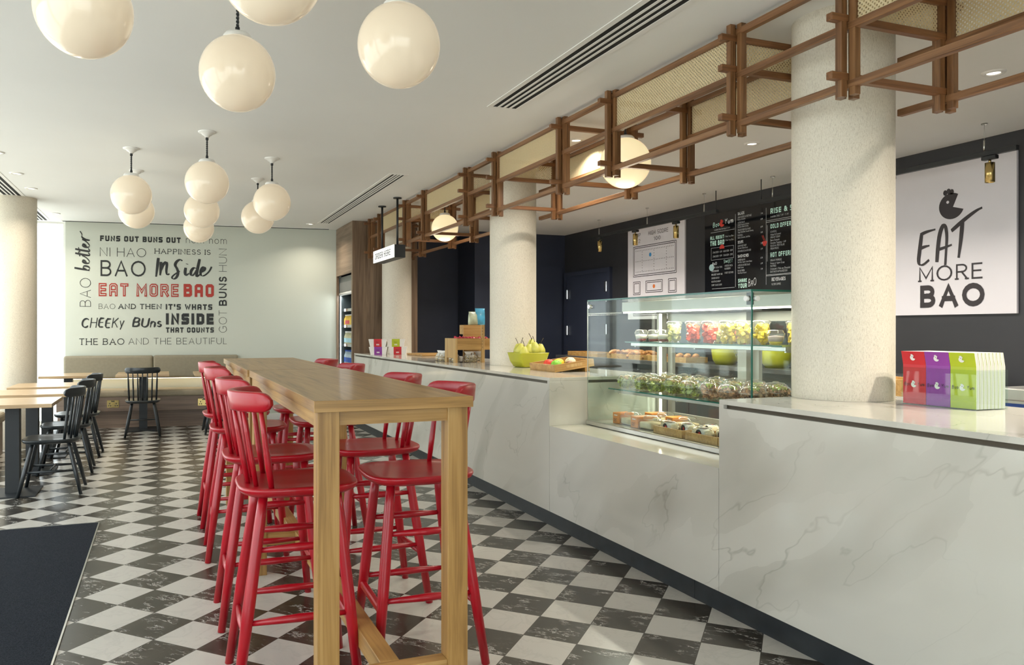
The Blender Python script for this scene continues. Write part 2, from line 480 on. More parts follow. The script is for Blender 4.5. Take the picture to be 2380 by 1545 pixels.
# ------------------------------------------------------------------ lettering: stroke alphabets turned into flat ribbons
UP = {
 'A': (.8, "0,0 .4,1 .8,0;.14,.34 .66,.34"), 'B': (.66, "0,0 0,1 .36,1 @.36,.76,.25,.24,90,-90 0,.52;.36,.52 @.37,.26,.29,.26,90,-90 0,0"),
 'C': (.8, "@.46,.5,.46,.5,48,312"), 'D': (.76, "0,0 0,1 .28,1 @.28,.5,.48,.5,90,-90 0,0"), 'E': (.58, ".56,1 0,1 0,0 .58,0;0,.52 .5,.52"),
 'F': (.54, ".54,1 0,1 0,0;0,.5 .48,.5"), 'G': (.86, "@.46,.5,.46,.5,48,325 .86,.47 .52,.47"), 'H': (.74, "0,0 0,1;.74,0 .74,1;0,.52 .74,.52"),
 'I': (0, "0,0 0,1"), 'J': (.42, ".42,1 .42,.25 @.2,.25,.22,.25,0,-160"), 'K': (.66, "0,0 0,1;.62,1 0,.42;.2,.6 .66,0"), 'L': (.5, "0,1 0,0 .5,0"),
 'M': (.88, "0,0 0,1 .44,.2 .88,1 .88,0"), 'N': (.74, "0,0 0,1 .74,0 .74,1"), 'O': (.96, "@.48,.5,.48,.5,90,450"), 'P': (.62, "0,0 0,1 .34,1 @.34,.74,.28,.26,90,-90 0,.48"),
 'Q': (.96, "@.48,.5,.48,.5,90,450;.6,.25 .95,-.08"), 'R': (.66, "0,0 0,1 .34,1 @.34,.75,.28,.25,90,-90 0,.5;.32,.5 .66,0"),
 'S': (.56, "@.29,.75,.26,.25,35,270 @.28,.26,.28,.26,90,-150"), 'T': (.66, "0,1 .66,1;.33,1 .33,0"), 'U': (.72, "0,1 0,.34 @.36,.34,.36,.34,180,360 .72,1"),
 'V': (.76, "0,1 .38,0 .76,1"), 'W': (1.1, "0,1 .27,0 .55,.9 .83,0 1.1,1"), 'X': (.7, "0,0 .7,1;0,1 .7,0"), 'Y': (.7, "0,1 .35,.46 .7,1;.35,.46 .35,0"), 'Z': (.64, "0,1 .64,1 0,0 .64,0"),
 '0': (.62, "@.31,.5,.31,.5,90,450"), '1': (.25, "0,.8 .2,1 .2,0"), '2': (.56, "@.28,.73,.27,.27,160,-35 0,0 .56,0"), '3': (.54, "@.26,.76,.25,.24,150,-90 @.26,.26,.28,.26,90,-150"),
 '4': (.62, ".46,0 .46,1 0,.28 .62,.28"), '5': (.54, ".5,1 .06,1 .04,.56 @.26,.32,.28,.32,130,-140"), '6': (.58, ".46,1 @.29,.3,.29,.3,150,510"), '7': (.54, "0,1 .54,1 .18,0"),
 '8': (.56, "@.28,.76,.24,.24,90,450;@.28,.26,.28,.26,90,450"), '9': (.58, ".12,0 @.29,.7,.29,.3,-30,330"), '.': (.02, "0,0 0,.09"), ',': (.05, ".04,.08 0,-.12"), '-': (.3, "0,.42 .3,.42"),
 '&': (.74, ".74,0 .14,.72 @.3,.8,.19,.2,200,-60 .06,.4 @.3,.25,.28,.25,150,330 .7,.5"), "'": (.02, "0,1 0,.72"), '/': (.4, "0,-.05 .4,1.05"), ':': (.02, "0,0 0,.1;0,.5 0,.6"), '*': (.3, "0,.85 .3,.85;.15,1 .15,.7"),
 'a': (.5, "@.25,.3,.25,.3,50,310;.5,.6 .5,0"), 'b': (.5, "0,1 0,0;@.25,.3,.25,.3,140,-140"), 'c': (.46, "@.26,.3,.26,.3,45,315"), 'd': (.5, "@.25,.3,.25,.3,50,310;.5,1 .5,0"), 'e': (.5, "0,.33 .5,.33 @.25,.3,.25,.3,8,315"),
 'f': (.32, ".32,.98 @.24,.84,.13,.15,90,180 .11,0;0,.6 .3,.6"), 'g': (.5, "@.25,.3,.25,.3,50,310;.5,.6 .5,-.1 @.25,-.1,.25,.2,0,-150"), 'h': (.46, "0,1 0,0;@.23,.36,.23,.24,180,0 .46,0"), 'i': (0, "0,.6 0,0;0,.82 0,.92"), 'j': (.1, ".1,.6 .1,-.2 0,-.28"),
 'k': (.44, "0,1 0,0;.4,.6 0,.22;.14,.34 .44,0"), 'l': (0, "0,1 0,0"), 'm': (.8, "0,.6 0,0;@.2,.38,.2,.22,180,0 .4,0;@.6,.38,.2,.22,180,0 .8,0"), 'n': (.46, "0,.6 0,0;@.23,.37,.23,.23,180,0 .46,0"), 'o': (.56, "@.28,.3,.28,.3,90,450"),
 'p': (.5, "0,.6 0,-.3;@.25,.3,.25,.3,140,-140"), 'q': (.5, "@.25,.3,.25,.3,50,310;.5,.6 .5,-.3"), 'r': (.28, "0,.6 0,0;@.22,.36,.22,.24,180,75"), 's': (.4, "@.2,.45,.17,.15,40,270 @.2,.15,.2,.15,90,-150"), 't': (.3, ".1,.9 .1,.12 @.22,.14,.12,.14,180,290;0,.6 .28,.6"),
 'u': (.46, "0,.6 0,.24 @.23,.24,.23,.24,180,360 .46,.6;.46,.3 .46,0"), 'v': (.46, "0,.6 .23,0 .46,.6"), 'w': (.72, "0,.6 .18,0 .36,.55 .54,0 .72,.6"), 'x': (.44, "0,0 .44,.6;0,.6 .44,0"), 'y': (.46, "0,.6 .24,0;.46,.6 .16,-.3"), 'z': (.4, "0,.6 .4,.6 0,0 .4,0"),
}
BLK = dict(UP)
BLK.update({
 'A': (.52, "0,0 0,.9 .1,1 .42,1 .52,.9 .52,0;0,.4 .52,.4"), 'B': (.52, "0,0 0,1 .42,1 .5,.9 .5,.6 .42,.53 0,.53;.42,.53 .52,.44 .52,.1 .42,0 0,0"), 'C': (.5, ".5,.72 .5,.88 .4,1 .1,1 0,.9 0,.1 .1,0 .4,0 .5,.12 .5,.28"),
 'D': (.52, "0,0 0,1 .4,1 .52,.88 .52,.12 .4,0 0,0"), 'E': (.46, ".46,1 0,1 0,0 .46,0;0,.5 .42,.5"), 'F': (.46, ".46,1 0,1 0,0;0,.48 .4,.48"), 'G': (.52, ".52,.75 .52,.9 .42,1 .1,1 0,.9 0,.1 .1,0 .52,0 .52,.45 .3,.45"),
 'H': (.52, "0,0 0,1;.52,0 .52,1;0,.5 .52,.5"), 'L': (.42, "0,1 0,0 .42,0"), 'M': (.74, "0,0 0,1 .37,.35 .74,1 .74,0"), 'N': (.54, "0,0 0,1 .54,0 .54,1"), 'O': (.52, ".26,1 .1,1 0,.9 0,.1 .1,0 .42,0 .52,.1 .52,.9 .42,1 .26,1"),
 'R': (.52, "0,0 0,1 .42,1 .52,.9 .52,.55 .42,.46 0,.46;.3,.46 .54,0"), 'S': (.5, ".5,1 .06,1 0,.93 0,.56 .06,.5 .44,.5 .5,.44 .5,.07 .44,0 0,0"), 'T': (.5, "0,1 .5,1;.25,1 .25,0"), 'U': (.52, "0,1 0,.12 .1,0 .42,0 .52,.12 .52,1"),
 'W': (.8, "0,1 .2,0 .4,.75 .6,0 .8,1"), 'Y': (.52, "0,1 .26,.5 .52,1;.26,.5 .26,0"),
})


def strokes(spec):
    out = []
    for st in spec.split(';'):
        pts = []
        for tk in st.split():
            if tk[0] == '@':
                cx, cy, rx, ry, a0, a1 = map(float, tk[1:].split(','))
                k = max(4, int(abs(a1 - a0) / 22))
                pts += [(cx + rx * math.cos(math.radians(a0 + (a1 - a0) * i / k)), cy + ry * math.sin(math.radians(a0 + (a1 - a0) * i / k))) for i in range(k + 1)]
            else: pts.append(tuple(map(float, tk.split(','))))
        q = [pts[0]]
        for p in pts[1:]:
            if math.hypot(p[0] - q[-1][0], p[1] - q[-1][1]) > .012: q.append(p)
        out.append(q)
    return out


def ribbon(mb, pts, wid, P, sq=True, rise=None):
    """flat ribbon along 2-D points; wid = full width (number or list); P maps 2-D to 3-D"""
    n = len(pts); closed = n > 3 and math.hypot(pts[0][0] - pts[-1][0], pts[0][1] - pts[-1][1]) < .02
    w = wid if isinstance(wid, list) else [wid] * n
    pts = [Vector(p) for p in pts]
    if sq and not closed:
        d = (pts[0] - pts[1]).normalized(); pts[0] = pts[0] + d * w[0] * .5
        d = (pts[-1] - pts[-2]).normalized(); pts[-1] = pts[-1] + d * w[-1] * .5
    L = []; R = []
    for i in range(n):
        if closed:
            a = pts[i] - pts[i - 1 if i > 0 else n - 2]; b = pts[i + 1 if i < n - 1 else 1] - pts[i]
        else:
            a = pts[i] - pts[i - 1] if i > 0 else pts[1] - pts[0]
            b = pts[i + 1] - pts[i] if i < n - 1 else a
        a.normalize(); b.normalize()
        na, nb = Vector((-a.y, a.x)), Vector((-b.y, b.x)); m = na + nb
        if m.length < .3: m = nb
        m.normalize(); k = min(1 / max(.35, m.dot(nb)), 1.5) * w[i] * .5; lf = rise * (i / (n - 1)) if rise is not None else Vector((0, 0, 0))
        L.append(mb.bm.verts.new(P(pts[i] + m * k) + lf)); R.append(mb.bm.verts.new(P(pts[i] - m * k) + lf))
    for i in range(n - 1):
        try: mb.bm.faces.new((L[i], R[i], R[i + 1], L[i + 1]))
        except ValueError: pass


def text(mb, s, o, u, v, h, width=None, wt=.08, font=UP, gap=.24, serif=0, slant=0, script=False, off=.0012, center=False, iw=None):
    """write s on the plane o + a*u + b*v; h cap height; width = fitted total width"""
    o, u, v = Vector(o), Vector(u).normalized(), Vector(v).normalized(); nrm = u.cross(v)
    o = o + nrm * off
    x = 0; items = []; lw_ = iw or wt; wi = 0
    for ch in s:
        if ch == ' ': x += .5; wi += 1; continue
        w, sp = font.get(ch, font['-']); items.append((x, sp, mb[wi] if isinstance(mb, list) else mb)); x += w + gap + lw_
    tot = max(x - gap, .01)
    kx = (width / tot) if width else h
    base = o - u * (tot * kx / 2 if center else 0)
    rnd = random.Random(len(s) * 7 + ord(s[0]))
    kk = 0
    for x0, sp, mb in items:
        dy = rnd.uniform(-.07, .07) if script else 0
        for st in strokes(sp):
            kk += 1; lift = nrm * (.0007 * (kk % 3))
            q = [(x0 + lw_ / 2 + px, lw_ / 2 + py * (1 - lw_)) for px, py in st]
            ends = [(q[0], q[1], st[0][1]), (q[-1], q[-2], st[-1][1])]
            if script and len(q) > 2: q = smooth2(q)
            P = lambda p: base + lift + u * ((p[0] + slant * p[1]) * kx) + v * ((p[1] + dy) * h)
            if script:
                W = []
                for i in range(len(q)):
                    a = q[max(i - 1, 0)]; b = q[min(i + 1, len(q) - 1)]
                    ang = math.atan2(b[1] - a[1], b[0] - a[0])
                    W.append(wt * (.45 + .75 * abs(math.sin(ang + .35))) * (.55 if i in (0, len(q) - 1) else 1))
                ribbon(mb, q, W, P, True, nrm * .0006)
            else: ribbon(mb, q, wt, P, True, nrm * .0006)
            if serif:
                for (e, e2, y0) in ends:
                    if (y0 < .02 or y0 > .98) and abs(e[1] - e2[1]) > .2: ribbon(mb, [(e[0] - serif, e[1]), (e[0] + serif, e[1])], wt * .9, lambda p: P(p) + nrm * .0011, False)
    return tot * kx


def smooth2(p):
    out = [p[0]]
    for a, b in zip(p, p[1:]):
        out += [(a[0] * .75 + b[0] * .25, a[1] * .75 + b[1] * .25), (a[0] * .25 + b[0] * .75, a[1] * .25 + b[1] * .75)]
    return out + [p[-1]]


def brush(mb, sts, o, u, v, sc, wt, off=.0012, sx=1.0):
    """hand-brushed strokes: each stroke a list of points in letter units, smoothed, thick on downstrokes"""
    o, u, v = Vector(o), Vector(u).normalized(), Vector(v).normalized(); o = o + u.cross(v) * off; nn = u.cross(v)
    for ki, st in enumerate(sts):
        q = smooth2(smooth2(st)) if len(st) > 2 else [st[0], tuple((a + b) / 2 for a, b in zip(*st)), st[1]]
        W = []
        for i in range(len(q)):
            a = q[max(i - 1, 0)]; b = q[min(i + 1, len(q) - 1)]
            ang = math.atan2(b[1] - a[1], b[0] - a[0]); t = i / (len(q) - 1)
            W.append(wt * (.35 + .8 * abs(math.sin(ang + .3))) * (.6 + .4 * math.sin(PI * min(1, .2 + t))))
        ribbon(mb, q, W, lambda p: o + nn * (.0003 * (ki + (len(st) % 3) * .5)) + u * (p[0] * sc * sx) + v * (p[1] * sc), False, nn * .0005)


def emblem(mb, c, u, v, r, off=.0012, eye=True):
    """round bun with an open mouth to the right and a leafy tuft on top"""
    c, u, v = Vector(c), Vector(u).normalized(), Vector(v).normalized(); c = c + u.cross(v) * off
    P = lambda a, b: c + u * (a * r) + v * (b * r)
    ang = [math.radians(58 + (340 - 58) * k / 26) for k in range(27)]
    rim = [(math.cos(t), math.sin(t)) for t in ang]
    hub = (.12, -.08)
    ex, ey, er = -.22, .42, .15
    H = mb.bm.verts.new(P(*hub)); V = [mb.bm.verts.new(P(*p)) for p in rim]
    for a, b in zip(V, V[1:]): mb.bm.faces.new((H, a, b))
    for dx in (-.45, -.18, .08):
        k = [mb.bm.verts.new(P(dx + .17 * math.cos(2 * PI * i / 8) - .05, 1.08 + .22 * math.sin(2 * PI * i / 8) + (.08 if dx == -.18 else 0))) for i in range(8)]
        mb.bm.faces.new(k)


def disc(mb, c, u, v, r, off=.002, n=10):
    c, u, v = Vector(c), Vector(u).normalized(), Vector(v).normalized(); c = c + u.cross(v) * off
    mb.bm.faces.new([mb.bm.verts.new(c + u * r * math.cos(2 * PI * k / n) + v * r * math.sin(2 * PI * k / n)) for k in range(n)])


def line2(mb, p, q, w, u, v, off=.001):
    """thin printed line between two 3-D points"""
    p, q = Vector(p), Vector(q); nrm = Vector(u).cross(Vector(v)).normalized()
    d = (q - p).normalized(); s = nrm.cross(d) * w / 2; k = nrm * off
    mb.quad(p + s + k, p - s + k, q - s + k, q + s + k)

# ================================================================== STRUCTURE
struct(MB().box(WXL - .15, WXR + .15, WYB - .15, 12.4, -.12, 0).build('floor', 'floor'), 'floor of black and white marble tiles laid diagonally', 'floor')
struct(MB().box(WXL - .15, WXR + .15, WYB - .15, 12.4, CEIL, CEIL + .1).build('ceiling', 'ceiling'), 'smooth off-white ceiling', 'ceiling')
FWX, FWY, FWR = .3, 11.5, -math.atan(.11)
ux, uy = math.cos(FWR), math.sin(FWR)
FU, FV = (ux, uy, 0), (0, 0, 1)


def fw(s, z, off=0.0): return Vector((FWX + s * ux + off * uy, FWY + s * uy - off * ux, z))     # off > 0 comes out of the wall


struct(MB().box(-1.571, 2.2, 0, .15, 0, CEIL).build('wall_far', 'sage', None, (FWX, FWY, 0), FWR), 'pale sage green wall with the big lettering', 'wall')
struct(MB().box(-1.571, 2.0, -.012, 0, .0, .09).build('baseboard_far', 'white_paint', None, (FWX, FWY, 0), FWR))
tr = struct(MB().box(-1.6, 2.02, -.115, -.03, CEIL - .006, CEIL).build('trim_1', 'white_paint', None, (FWX, FWY, 0), FWR), 'white linear slot trim along far wall', 'trim')
g = MB()
for y in (-.10, -.062): g.box(-1.59, 2.01, y, y + .022, CEIL - .009, CEIL - .006)
g.build('slot', 'black_metal', tr)

# window wall on the left: low kerb, header and piers with tall panes between, and the glazed corner beside the sage wall
w = MB(); w.box(WXL - .15, WXL, WYB, 12.3, 0, .1); w.box(WXL - .15, WXL, WYB, 12.3, 2.68, CEIL)
ys = [WYB, -.4, 2.4, 5.2, 8.0, 10.6, 12.2]
for y in ys: w.box(WXL - .15, WXL, y - .06, y + .06, .1, 2.68)
struct(w.build('wall_left', 'white_paint'), 'glazed window wall with white piers', 'wall')
nw = 1


def window(parts_frame, pane, label):
    global nw
    f = parts_frame.build('window_%d' % nw, 'white_paint'); struct(f, label, 'window'); nw += 1
    pane.build('pane', 'window_glass', f)


for a, b in zip(ys, ys[1:]):
    a += .06; b -= .06
    f = MB(); X0, X1 = WXL - .1, WXL - .05
    f.box(X0, X1, a, a + .04, .1, 2.68); f.box(X0, X1, b - .04, b, .1, 2.68); f.box(X0, X1, a + .04, b - .04, .1, .14); f.box(X0, X1, a + .04, b - .04, 2.64, 2.68)
    window(f, MB().box(WXL - .08, WXL - .07, a + .04, b - .04, .14, 2.64), 'tall window in the glazed wall')
f = MB(); yb = 11.78
f.box(WXL, -1.27, yb, yb + .05, .0, .06); f.box(WXL, -1.27, yb, yb + .05, 2.775, CEIL)
f.box(-1.30, -1.27, yb, yb + .05, .06, 2.775)
window(f, MB().box(WXL, -1.30, yb + .02, yb + .03, .06, 2.775), 'bright window beside the sage wall')
# shopfront behind the camera
w = MB(); w.box(WXL, WXR, WYB - .15, WYB, 2.6, CEIL); w.box(WXL, WXR, WYB - .15, WYB, 0, .1)
w.box(2.1, WXR, WYB - .15, WYB, .1, 2.6); w.box(WXL, -2.1, WYB - .15, WYB, .1, 2.6)
struct(w.build('wall_back', 'white_paint'), 'wall behind the camera with a shopfront window', 'wall')
f = MB()
for x in (-2.1, -.7, .66, 2.06): f.box(x, x + .04, WYB - .1, WYB - .05, .1, 2.6)
window(f, MB().box(-2.06, 2.06, WYB - .08, WYB - .07, .1, 2.6), 'shopfront window behind the camera')
gm = plain('pavement', (.62, .61, .57), .8, var=.15, vscale=2)
struct(MB().box(-30, WXL - .16, -20, 40, -.3, -.2).box(WXL - .16, 12, 12.6, 40, -.3, -.2).box(WXL - .16, 12, -20, WYB - .2, -.3, -.2).build('pavement', gm))

# kitchen walls
struct(MB().box(WXR, WXR + .15, WYB, 12.3, 0, CEIL).build('wall_right', 'black_wall'), 'dark kitchen wall behind the counter', 'wall')
w = MB().box(2.5, 4.41, 11.4, 11.5, 0, CEIL).box(4.41, WXR, 10.7, 11.5, 0, CEIL)
struct(w.build('wall_kitchen_end', 'navy'), 'dark navy wall at the end of the kitchen', 'wall')
# flush navy doors
d1 = MB().box(5.40, 5.88, 10.665, 10.70, .02, 2.30); d1 = struct(d1.build('door_1', 'navy'), 'flush navy door at the end of the kitchen', 'door')
fr = MB().box(5.36, 5.40, 10.68, 10.70, .02, 2.34).box(5.36, 5.92, 10.68, 10.70, 2.30, 2.34).build('door_frame', 'navy', d1)
d2 = MB().box(WXR - .03, WXR, 9.40, 10.58, .02, 2.14); d2 = struct(d2.build('door_2', 'navy'), 'navy cupboard door with chrome hinges', 'door')
MB().box(WXR - .045, WXR, 9.33, 9.40, .02, 2.2).box(WXR - .045, WXR, 10.58, 10.65, .02, 2.2).box(WXR - .045, WXR, 9.40, 10.58, 2.14, 2.2).build('door_frame', 'navy', d2)
for y, z in ((10.55, 1.86), (10.55, 1.30), (9.43, 1.93), (9.43, 1.32)):
    MB().box(WXR - .06, WXR - .03, y - .03, y + .03, z - .075, z + .075, .006).build('hinge', 'chrome', d2)

# columns
CXF, CXB, CT = 2.43, 3.36, .996
def column(x, y, z0, r, label):
    m = MB().lathe([(0, z0), (r, z0)], 48, (x, y, 0), False).lathe([(r, z0), (r, CEIL)], 48, (x, y, 0)).lathe([(r, CEIL), (0, CEIL)], 48, (x, y, 0), False)
    struct(m.build('column', 'column'), label, 'column')


column(3.045, 2.775, CT + .0005, .222, 'big speckled round column in front of the salad case')
column(3.0, 6.36, CT + .0005, .212, 'speckled round column behind the pear bowl')
column(2.96, 9.95, CT + .0005, .2, 'far speckled round column behind the takeaway boxes')
column(-1.585, 9.80, 0, .235, 'round column at the windows on the left')

# ================================================================== CEILING FITTINGS
def vent(x0, x1, y0, y1, label):
    o = thing('ceiling_vent', label, 'vent', (x0, y0, CEIL), 0)
    W, L = x1 - x0, y1 - y0
    MB().box(.005, W - .005, .005, L - .005, -.0015, 0).build('backing', plain('slot_black', (.004, .004, .004), .9) if 'slot_black' not in D.materials else D.materials['slot_black'], o)
    f = MB().box(0, .034, 0, L, -.004, 0).box(W - .034, W, 0, L, -.004, 0).box(.034, W - .034, 0, .02, -.004, 0).box(.034, W - .034, L - .02, L, -.004, 0)
    f.build('frame', 'white_paint', o)
    n = 4; gap = (W - .068) / n
    for k in range(1, n):
        MB().box(.034 + k * gap - .0085, .034 + k * gap + .0085, .02, L - .02, -.004, -.0015).build('blade', 'white_paint', o)


vent(2.01, 2.245, -1.2, 4.665, 'long white slot vent running overhead along the wooden lattice')
vent(2.01, 2.20, 7.0, 10.62, 'far slot vent in ceiling above the order sign')
vent(-1.68, -1.44, 6.3, 9.68, 'slot vent in ceiling this side of the left column')
vent(-1.68, -1.44, 10.33, 11.65, 'short slot vent in ceiling beyond the left column')

for i, (x, y) in enumerate(DL + DD):
    if (x, y) == (4.5, 1.1): continue
    lb = ['round downlight over the kitchen right of the big column', 'round downlight between big column and cane lattice', 'round downlight above the track lights', 'far downlight in the kitchen ceiling',
          'downlight glimpsed between lattice posts', 'downlight above the right end of counter', 'downlight over the serving counter nearest the camera', 'leftmost downlight at the picture edge', 'second downlight left of the pendant cluster',
          'third downlight left of the pendants', 'downlight nearest the window corner', 'downlight near the wooden fridge surround'][i]
    o = thing('downlight', lb, 'downlight', (x, y, CEIL), 0, 'recessed ceiling downlights')
    MB().lathe([(.034, -.004), (.040, -.010), (.058, -.008), (.062, 0)], 28).build('trim_ring', 'white_plastic', o)
    MB().lathe([(0, -.003), (.036, -.003)], 24).build('lens', 'lens', o)

# pendants
def pendant(x, y, z, r, label, group, mat='globe', first=[]):
    if first and first[0].get('m') == mat and abs(first[0]['r'] - r) < 1e-6:
        return dup(first[0], (x, y, CEIL), None, label, group)
    o = thing('globe_pendant', label, 'pendant lamp', (x, y, CEIL), 0, group)
    dz = z - CEIL
    MB().lathe([(.064, 0), (.064, -.006), (.058, -.010), (.044, -.012), (.036, -.024), (.022, -.03), (.015, -.044), (0, -.044)], 28).build('ceiling_rose', 'white_plastic', o)
    m = MB().tube([(0, 0, -.044), (0, 0, -.062)], .011, 10)
    top = dz + r * .93
    m.tube([(0, 0, top + .028), (0, 0, top + .05)], .010, 10); m.build('cord_grip', 'black_metal', o)
    m = MB(); L0, L1 = -.062, top + .05
    for ph in (0, PI):
        m.tube([(.0038 * math.cos(ph + k * .9), .0038 * math.sin(ph + k * .9), L0 + (L1 - L0) * k / 26) for k in range(27)], .0036, 6)
    m.build('twisted_cord', 'black_metal', o)
    MB().lathe([(0, .030), (.028, .028), (.050, .022), (.060, .010), (.060, -.006), (.056, -.010)], 28, (0, 0, top)).build('gallery', 'white_plastic', o)
    pr = [(r * math.sin(a), dz - r * math.cos(a)) for a in [math.radians(180 * k / 28) for k in range(28)] if a < math.radians(160)]
    MB().lathe(pr + [(.05, top + .005)], 40).build('globe', mat, o)
    o['m'] = mat; o['r'] = r
    if not first: first.append(o)
    return o


gp = 'opal globe pendants over the dining area'
for px, d, lb in [(195, 2.63, 'opal globe pendant at the top left, cut by the picture edge'), (630, 2.335, 'opal globe pendant cut off by the top edge above another globe'),
                  (552, 3.285, 'whole opal globe hanging by a short black cord at upper middle left'), (927, 2.96, 'opal globe nearest to the ceiling slot vent'),
                  (305, 6.25, 'front globe of the left overlapping pair in the far cluster'), (317, 7.13, 'rear globe of the left overlapping pair in the far cluster'),
                  (481, 5.73, 'topmost globe of the middle column in the far cluster'), (469, 7.1, 'middle globe of the middle column in the far cluster'),
                  (462, 8.3, 'lowest globe of the middle column, overlapping the wall lettering'), (632, 6.62, 'front globe of the right pair in the far cluster'),
                  (599, 7.52, 'rear globe of the right pair in the far cluster')]:
    u = (px - 1042) / 1778; S_, C_ = .3490, .9371
    pendant(d * (S_ + u * C_), d * (C_ - u * S_), 2.42, .16, lb, gp)
pendant(2.90, 4.39, 2.435, .168, 'lit globe hanging inside the lattice by the cane panel above the glass case', 'warm globes inside the lattice', 'globe_k', [])
pendant(2.93, 7.98, 2.445, .150, 'small lit globe inside the lattice beside the order sign', 'warm globes inside the lattice', 'globe_k', [])
for x, y, z in ((2.90, 4.39, 2.435), (2.93, 7.98, 2.445)):
    l = D.lights.new('globe_bulb', 'POINT'); l.energy = 4; l.color = (1, .84, .62); l.shadow_soft_size = .17
    o = D.objects.new('globe_bulb', l); COL.objects.link(o); o.location = (x, y, z - .2)

# ================================================================== LATTICE
XF, XB = 2.62, 3.18
YC = [1.24, 2.36, 3.007, 4.105, 4.74, 5.86, 6.516, 7.734, 8.412, 9.52, 10.0]
ZT, ZM, ZB = 2.765, 2.555, 2.318
lat = thing('lattice_canopy', 'walnut lattice canopy with woven cane panels hanging above the counter', 'lattice', (XF, 0, CEIL))
lat.location = (0, 0, 0)
s = .0145
skip_back = set()


def post(x, y):
    m = MB(); e = .034
    for dx, dy in ((e, 0), (-e, 0), (0, e), (0, -e)): m.box(x + dx - s, x + dx + s, y + dy - s, y + dy + s, 2.272 - (.006 if dx else 0), CEIL)
    m.build('post', 'teak_z', lat)


for y in YC:
    post(XF, y)
    if y not in skip_back: post(XB, y)
h = .0155
for z in (ZT, ZM, ZB):
    MB().box(XF - h, XF + h, YC[0] - .3, 10.1, z - h, z + h, .002).build('long_rail', 'teak_y', lat)
for z in (ZT, ZM, ZB):
    for a, b in ((YC[0] - .3, 2.58), (2.97, 6.17), (6.55, 10.0)): MB().box(XB - h, XB + h, a, b, z - h, z + h, .002).build('long_rail', 'teak_y', lat)
for y in YC:
    x1 = 2.855 if y == 6.516 else XB + .1
    cross_cane = y in (2.36, 3.007, 5.86, 6.516, 8.412)
    zs = [ZT - 2 * h if not cross_cane else ZT - 2 * h, ZB - .0 + 2 * h]
    if cross_cane: zs.append(ZM + 2 * h)
    for z in zs:
        MB().box(XF - .10, x1, y - h, y + h, z - h, z + h, .002).build('cross_rail', 'teak_x', lat)
        if y == 6.516: MB().box(3.146, XB + .1, y - h, y + h, z - h, z + h, .002).build('cross_rail', 'teak_x', lat)
    if cross_cane: MB().box(XF + .05, min(x1, XB - .05), y - .0015, y + .0015, ZM + 3 * h, ZT - 3 * h).build('cane_panel', 'cane_x', lat)
for a, b in ((1.24, 2.36), (3.007, 4.105), (4.74, 5.86), (6.516, 7.734), (8.412, 9.52)):
    MB().box(XF - .0015, XF + .0015, a + .05, b - .05, ZM + h, ZT - h).build('cane_panel', 'cane_y', lat)
    a2 = max(a, 3.0) if a > 3 else a
    if abs(a - 3.007) < .01: a2 = 3.05
    if abs(a - 6.516) < .01: a2 = 6.56
    MB().box(XB - .0015, XB + .0015, a2 + .05 * (a2 == a), b - .05, ZM + h, ZT - h).build('cane_panel', 'cane_y', lat)

# ================================================================== ORDER SIGN
sg = thing('order_sign', 'hanging white lightbox sign with the words ORDER HERE', 'sign', (2.385, 8.12, 2.116))
MB().box(.004, .13, 0, .88, 0, .142).build('housing', 'black_metal', sg)
fc = MB().box(-.004, .004, .0, .88, .0, .142).build('face', 'sign_face', sg)
t = [MB(), MB()]; text(t, 'ORDER HERE', (-.004, .79, .038), (0, -1, 0), (0, 0, 1), .066, .66, .13, BLK, .3, serif=.1)
for q in t: q.build('word', 'black_ink', fc)
for y in (.14, .78):
    MB().tube([(.08, y, .142), (.08, y, CEIL - 2.116)], .013, 12).build('rod', 'black_metal', sg)
    MB().cyl(.08, y, CEIL - 2.116 - .012, CEIL - 2.116, .048).build('ceiling_plate', 'black_metal', sg)

# ================================================================== SERVING COUNTER
ct = thing('serving_counter', 'long white marble serving counter with a dark recessed plinth', 'counter', (0, 0, 0))
for a, b in ((7.45, 10.2), (4.58, 7.447)): MB().box(CXF, CXB, a, b, .1, CT - .040).build('front_panel', 'stone', ct)
MB().box(CXF, CXB, 2.908, 4.577, .1, .674).build('front_panel', 'stone', ct)
MB().box(CXF, CXB, .2, 2.905, .1, CT - .040).build('front_panel', 'stone', ct)
for a, b in ((4.58, 10.2), (.2, 2.905)):
    MB().box(CXF, CXB, a, b, CT - .022, CT, .0015).build('countertop', 'stone', ct)
    MB().box(CXF + .02, CXB - .01, a + .03, b - .03, CT - .040, CT - .022).build('shadow_groove', 'groove', ct)
    for y in (a, b - .03): MB().box(CXF, CXF + .3, y, y + .03, CT - .04, CT - .022).build('end_block', 'stone', ct)
for a, b in ((6.2, 10.2), (3.1, 6.197), (.2, 3.097)): MB().box(CXF + .015, CXB - .05, a, b, 0, .1).build('plinth', 'plinth', ct)

# ================================================================== DISPLAY CASE
GX0, GX1, GY0, GY1, GZ0, GZ1 = 2.71, 3.34, 3.005, 4.555, .676, 1.52
dc = thing('display_case', 'refrigerated glass display case of salads and fruit cups', 'display case', (GX0, GY0, GZ0)); dc.location = (0, 0, 0)
MB().box(GX0, GX0 + .008, GY0, GY1, GZ0 + .03, GZ1 - .01).build('front_glass', 'glass', dc)
MB().box(GX0, GX1, GY1 - .008, GY1, GZ0 + .03, GZ1 - .01).build('end_glass', 'glass', dc)
MB().box(GX0 + .01, GX1, GY0, GY0 + .008, GZ0 + .03, GZ1 - .01).build('end_glass', 'glass', dc)
MB().box(GX0, GX1, GY0, GY1, GZ1 - .008, GZ1).build('top_glass', 'glass', dc)
e = MB(); e.box(GX0 - .003, GX0, GY0, GY1, GZ1 - .010, GZ1).box(GX0, GX1, GY0 - .003, GY0, GZ1 - .010, GZ1)
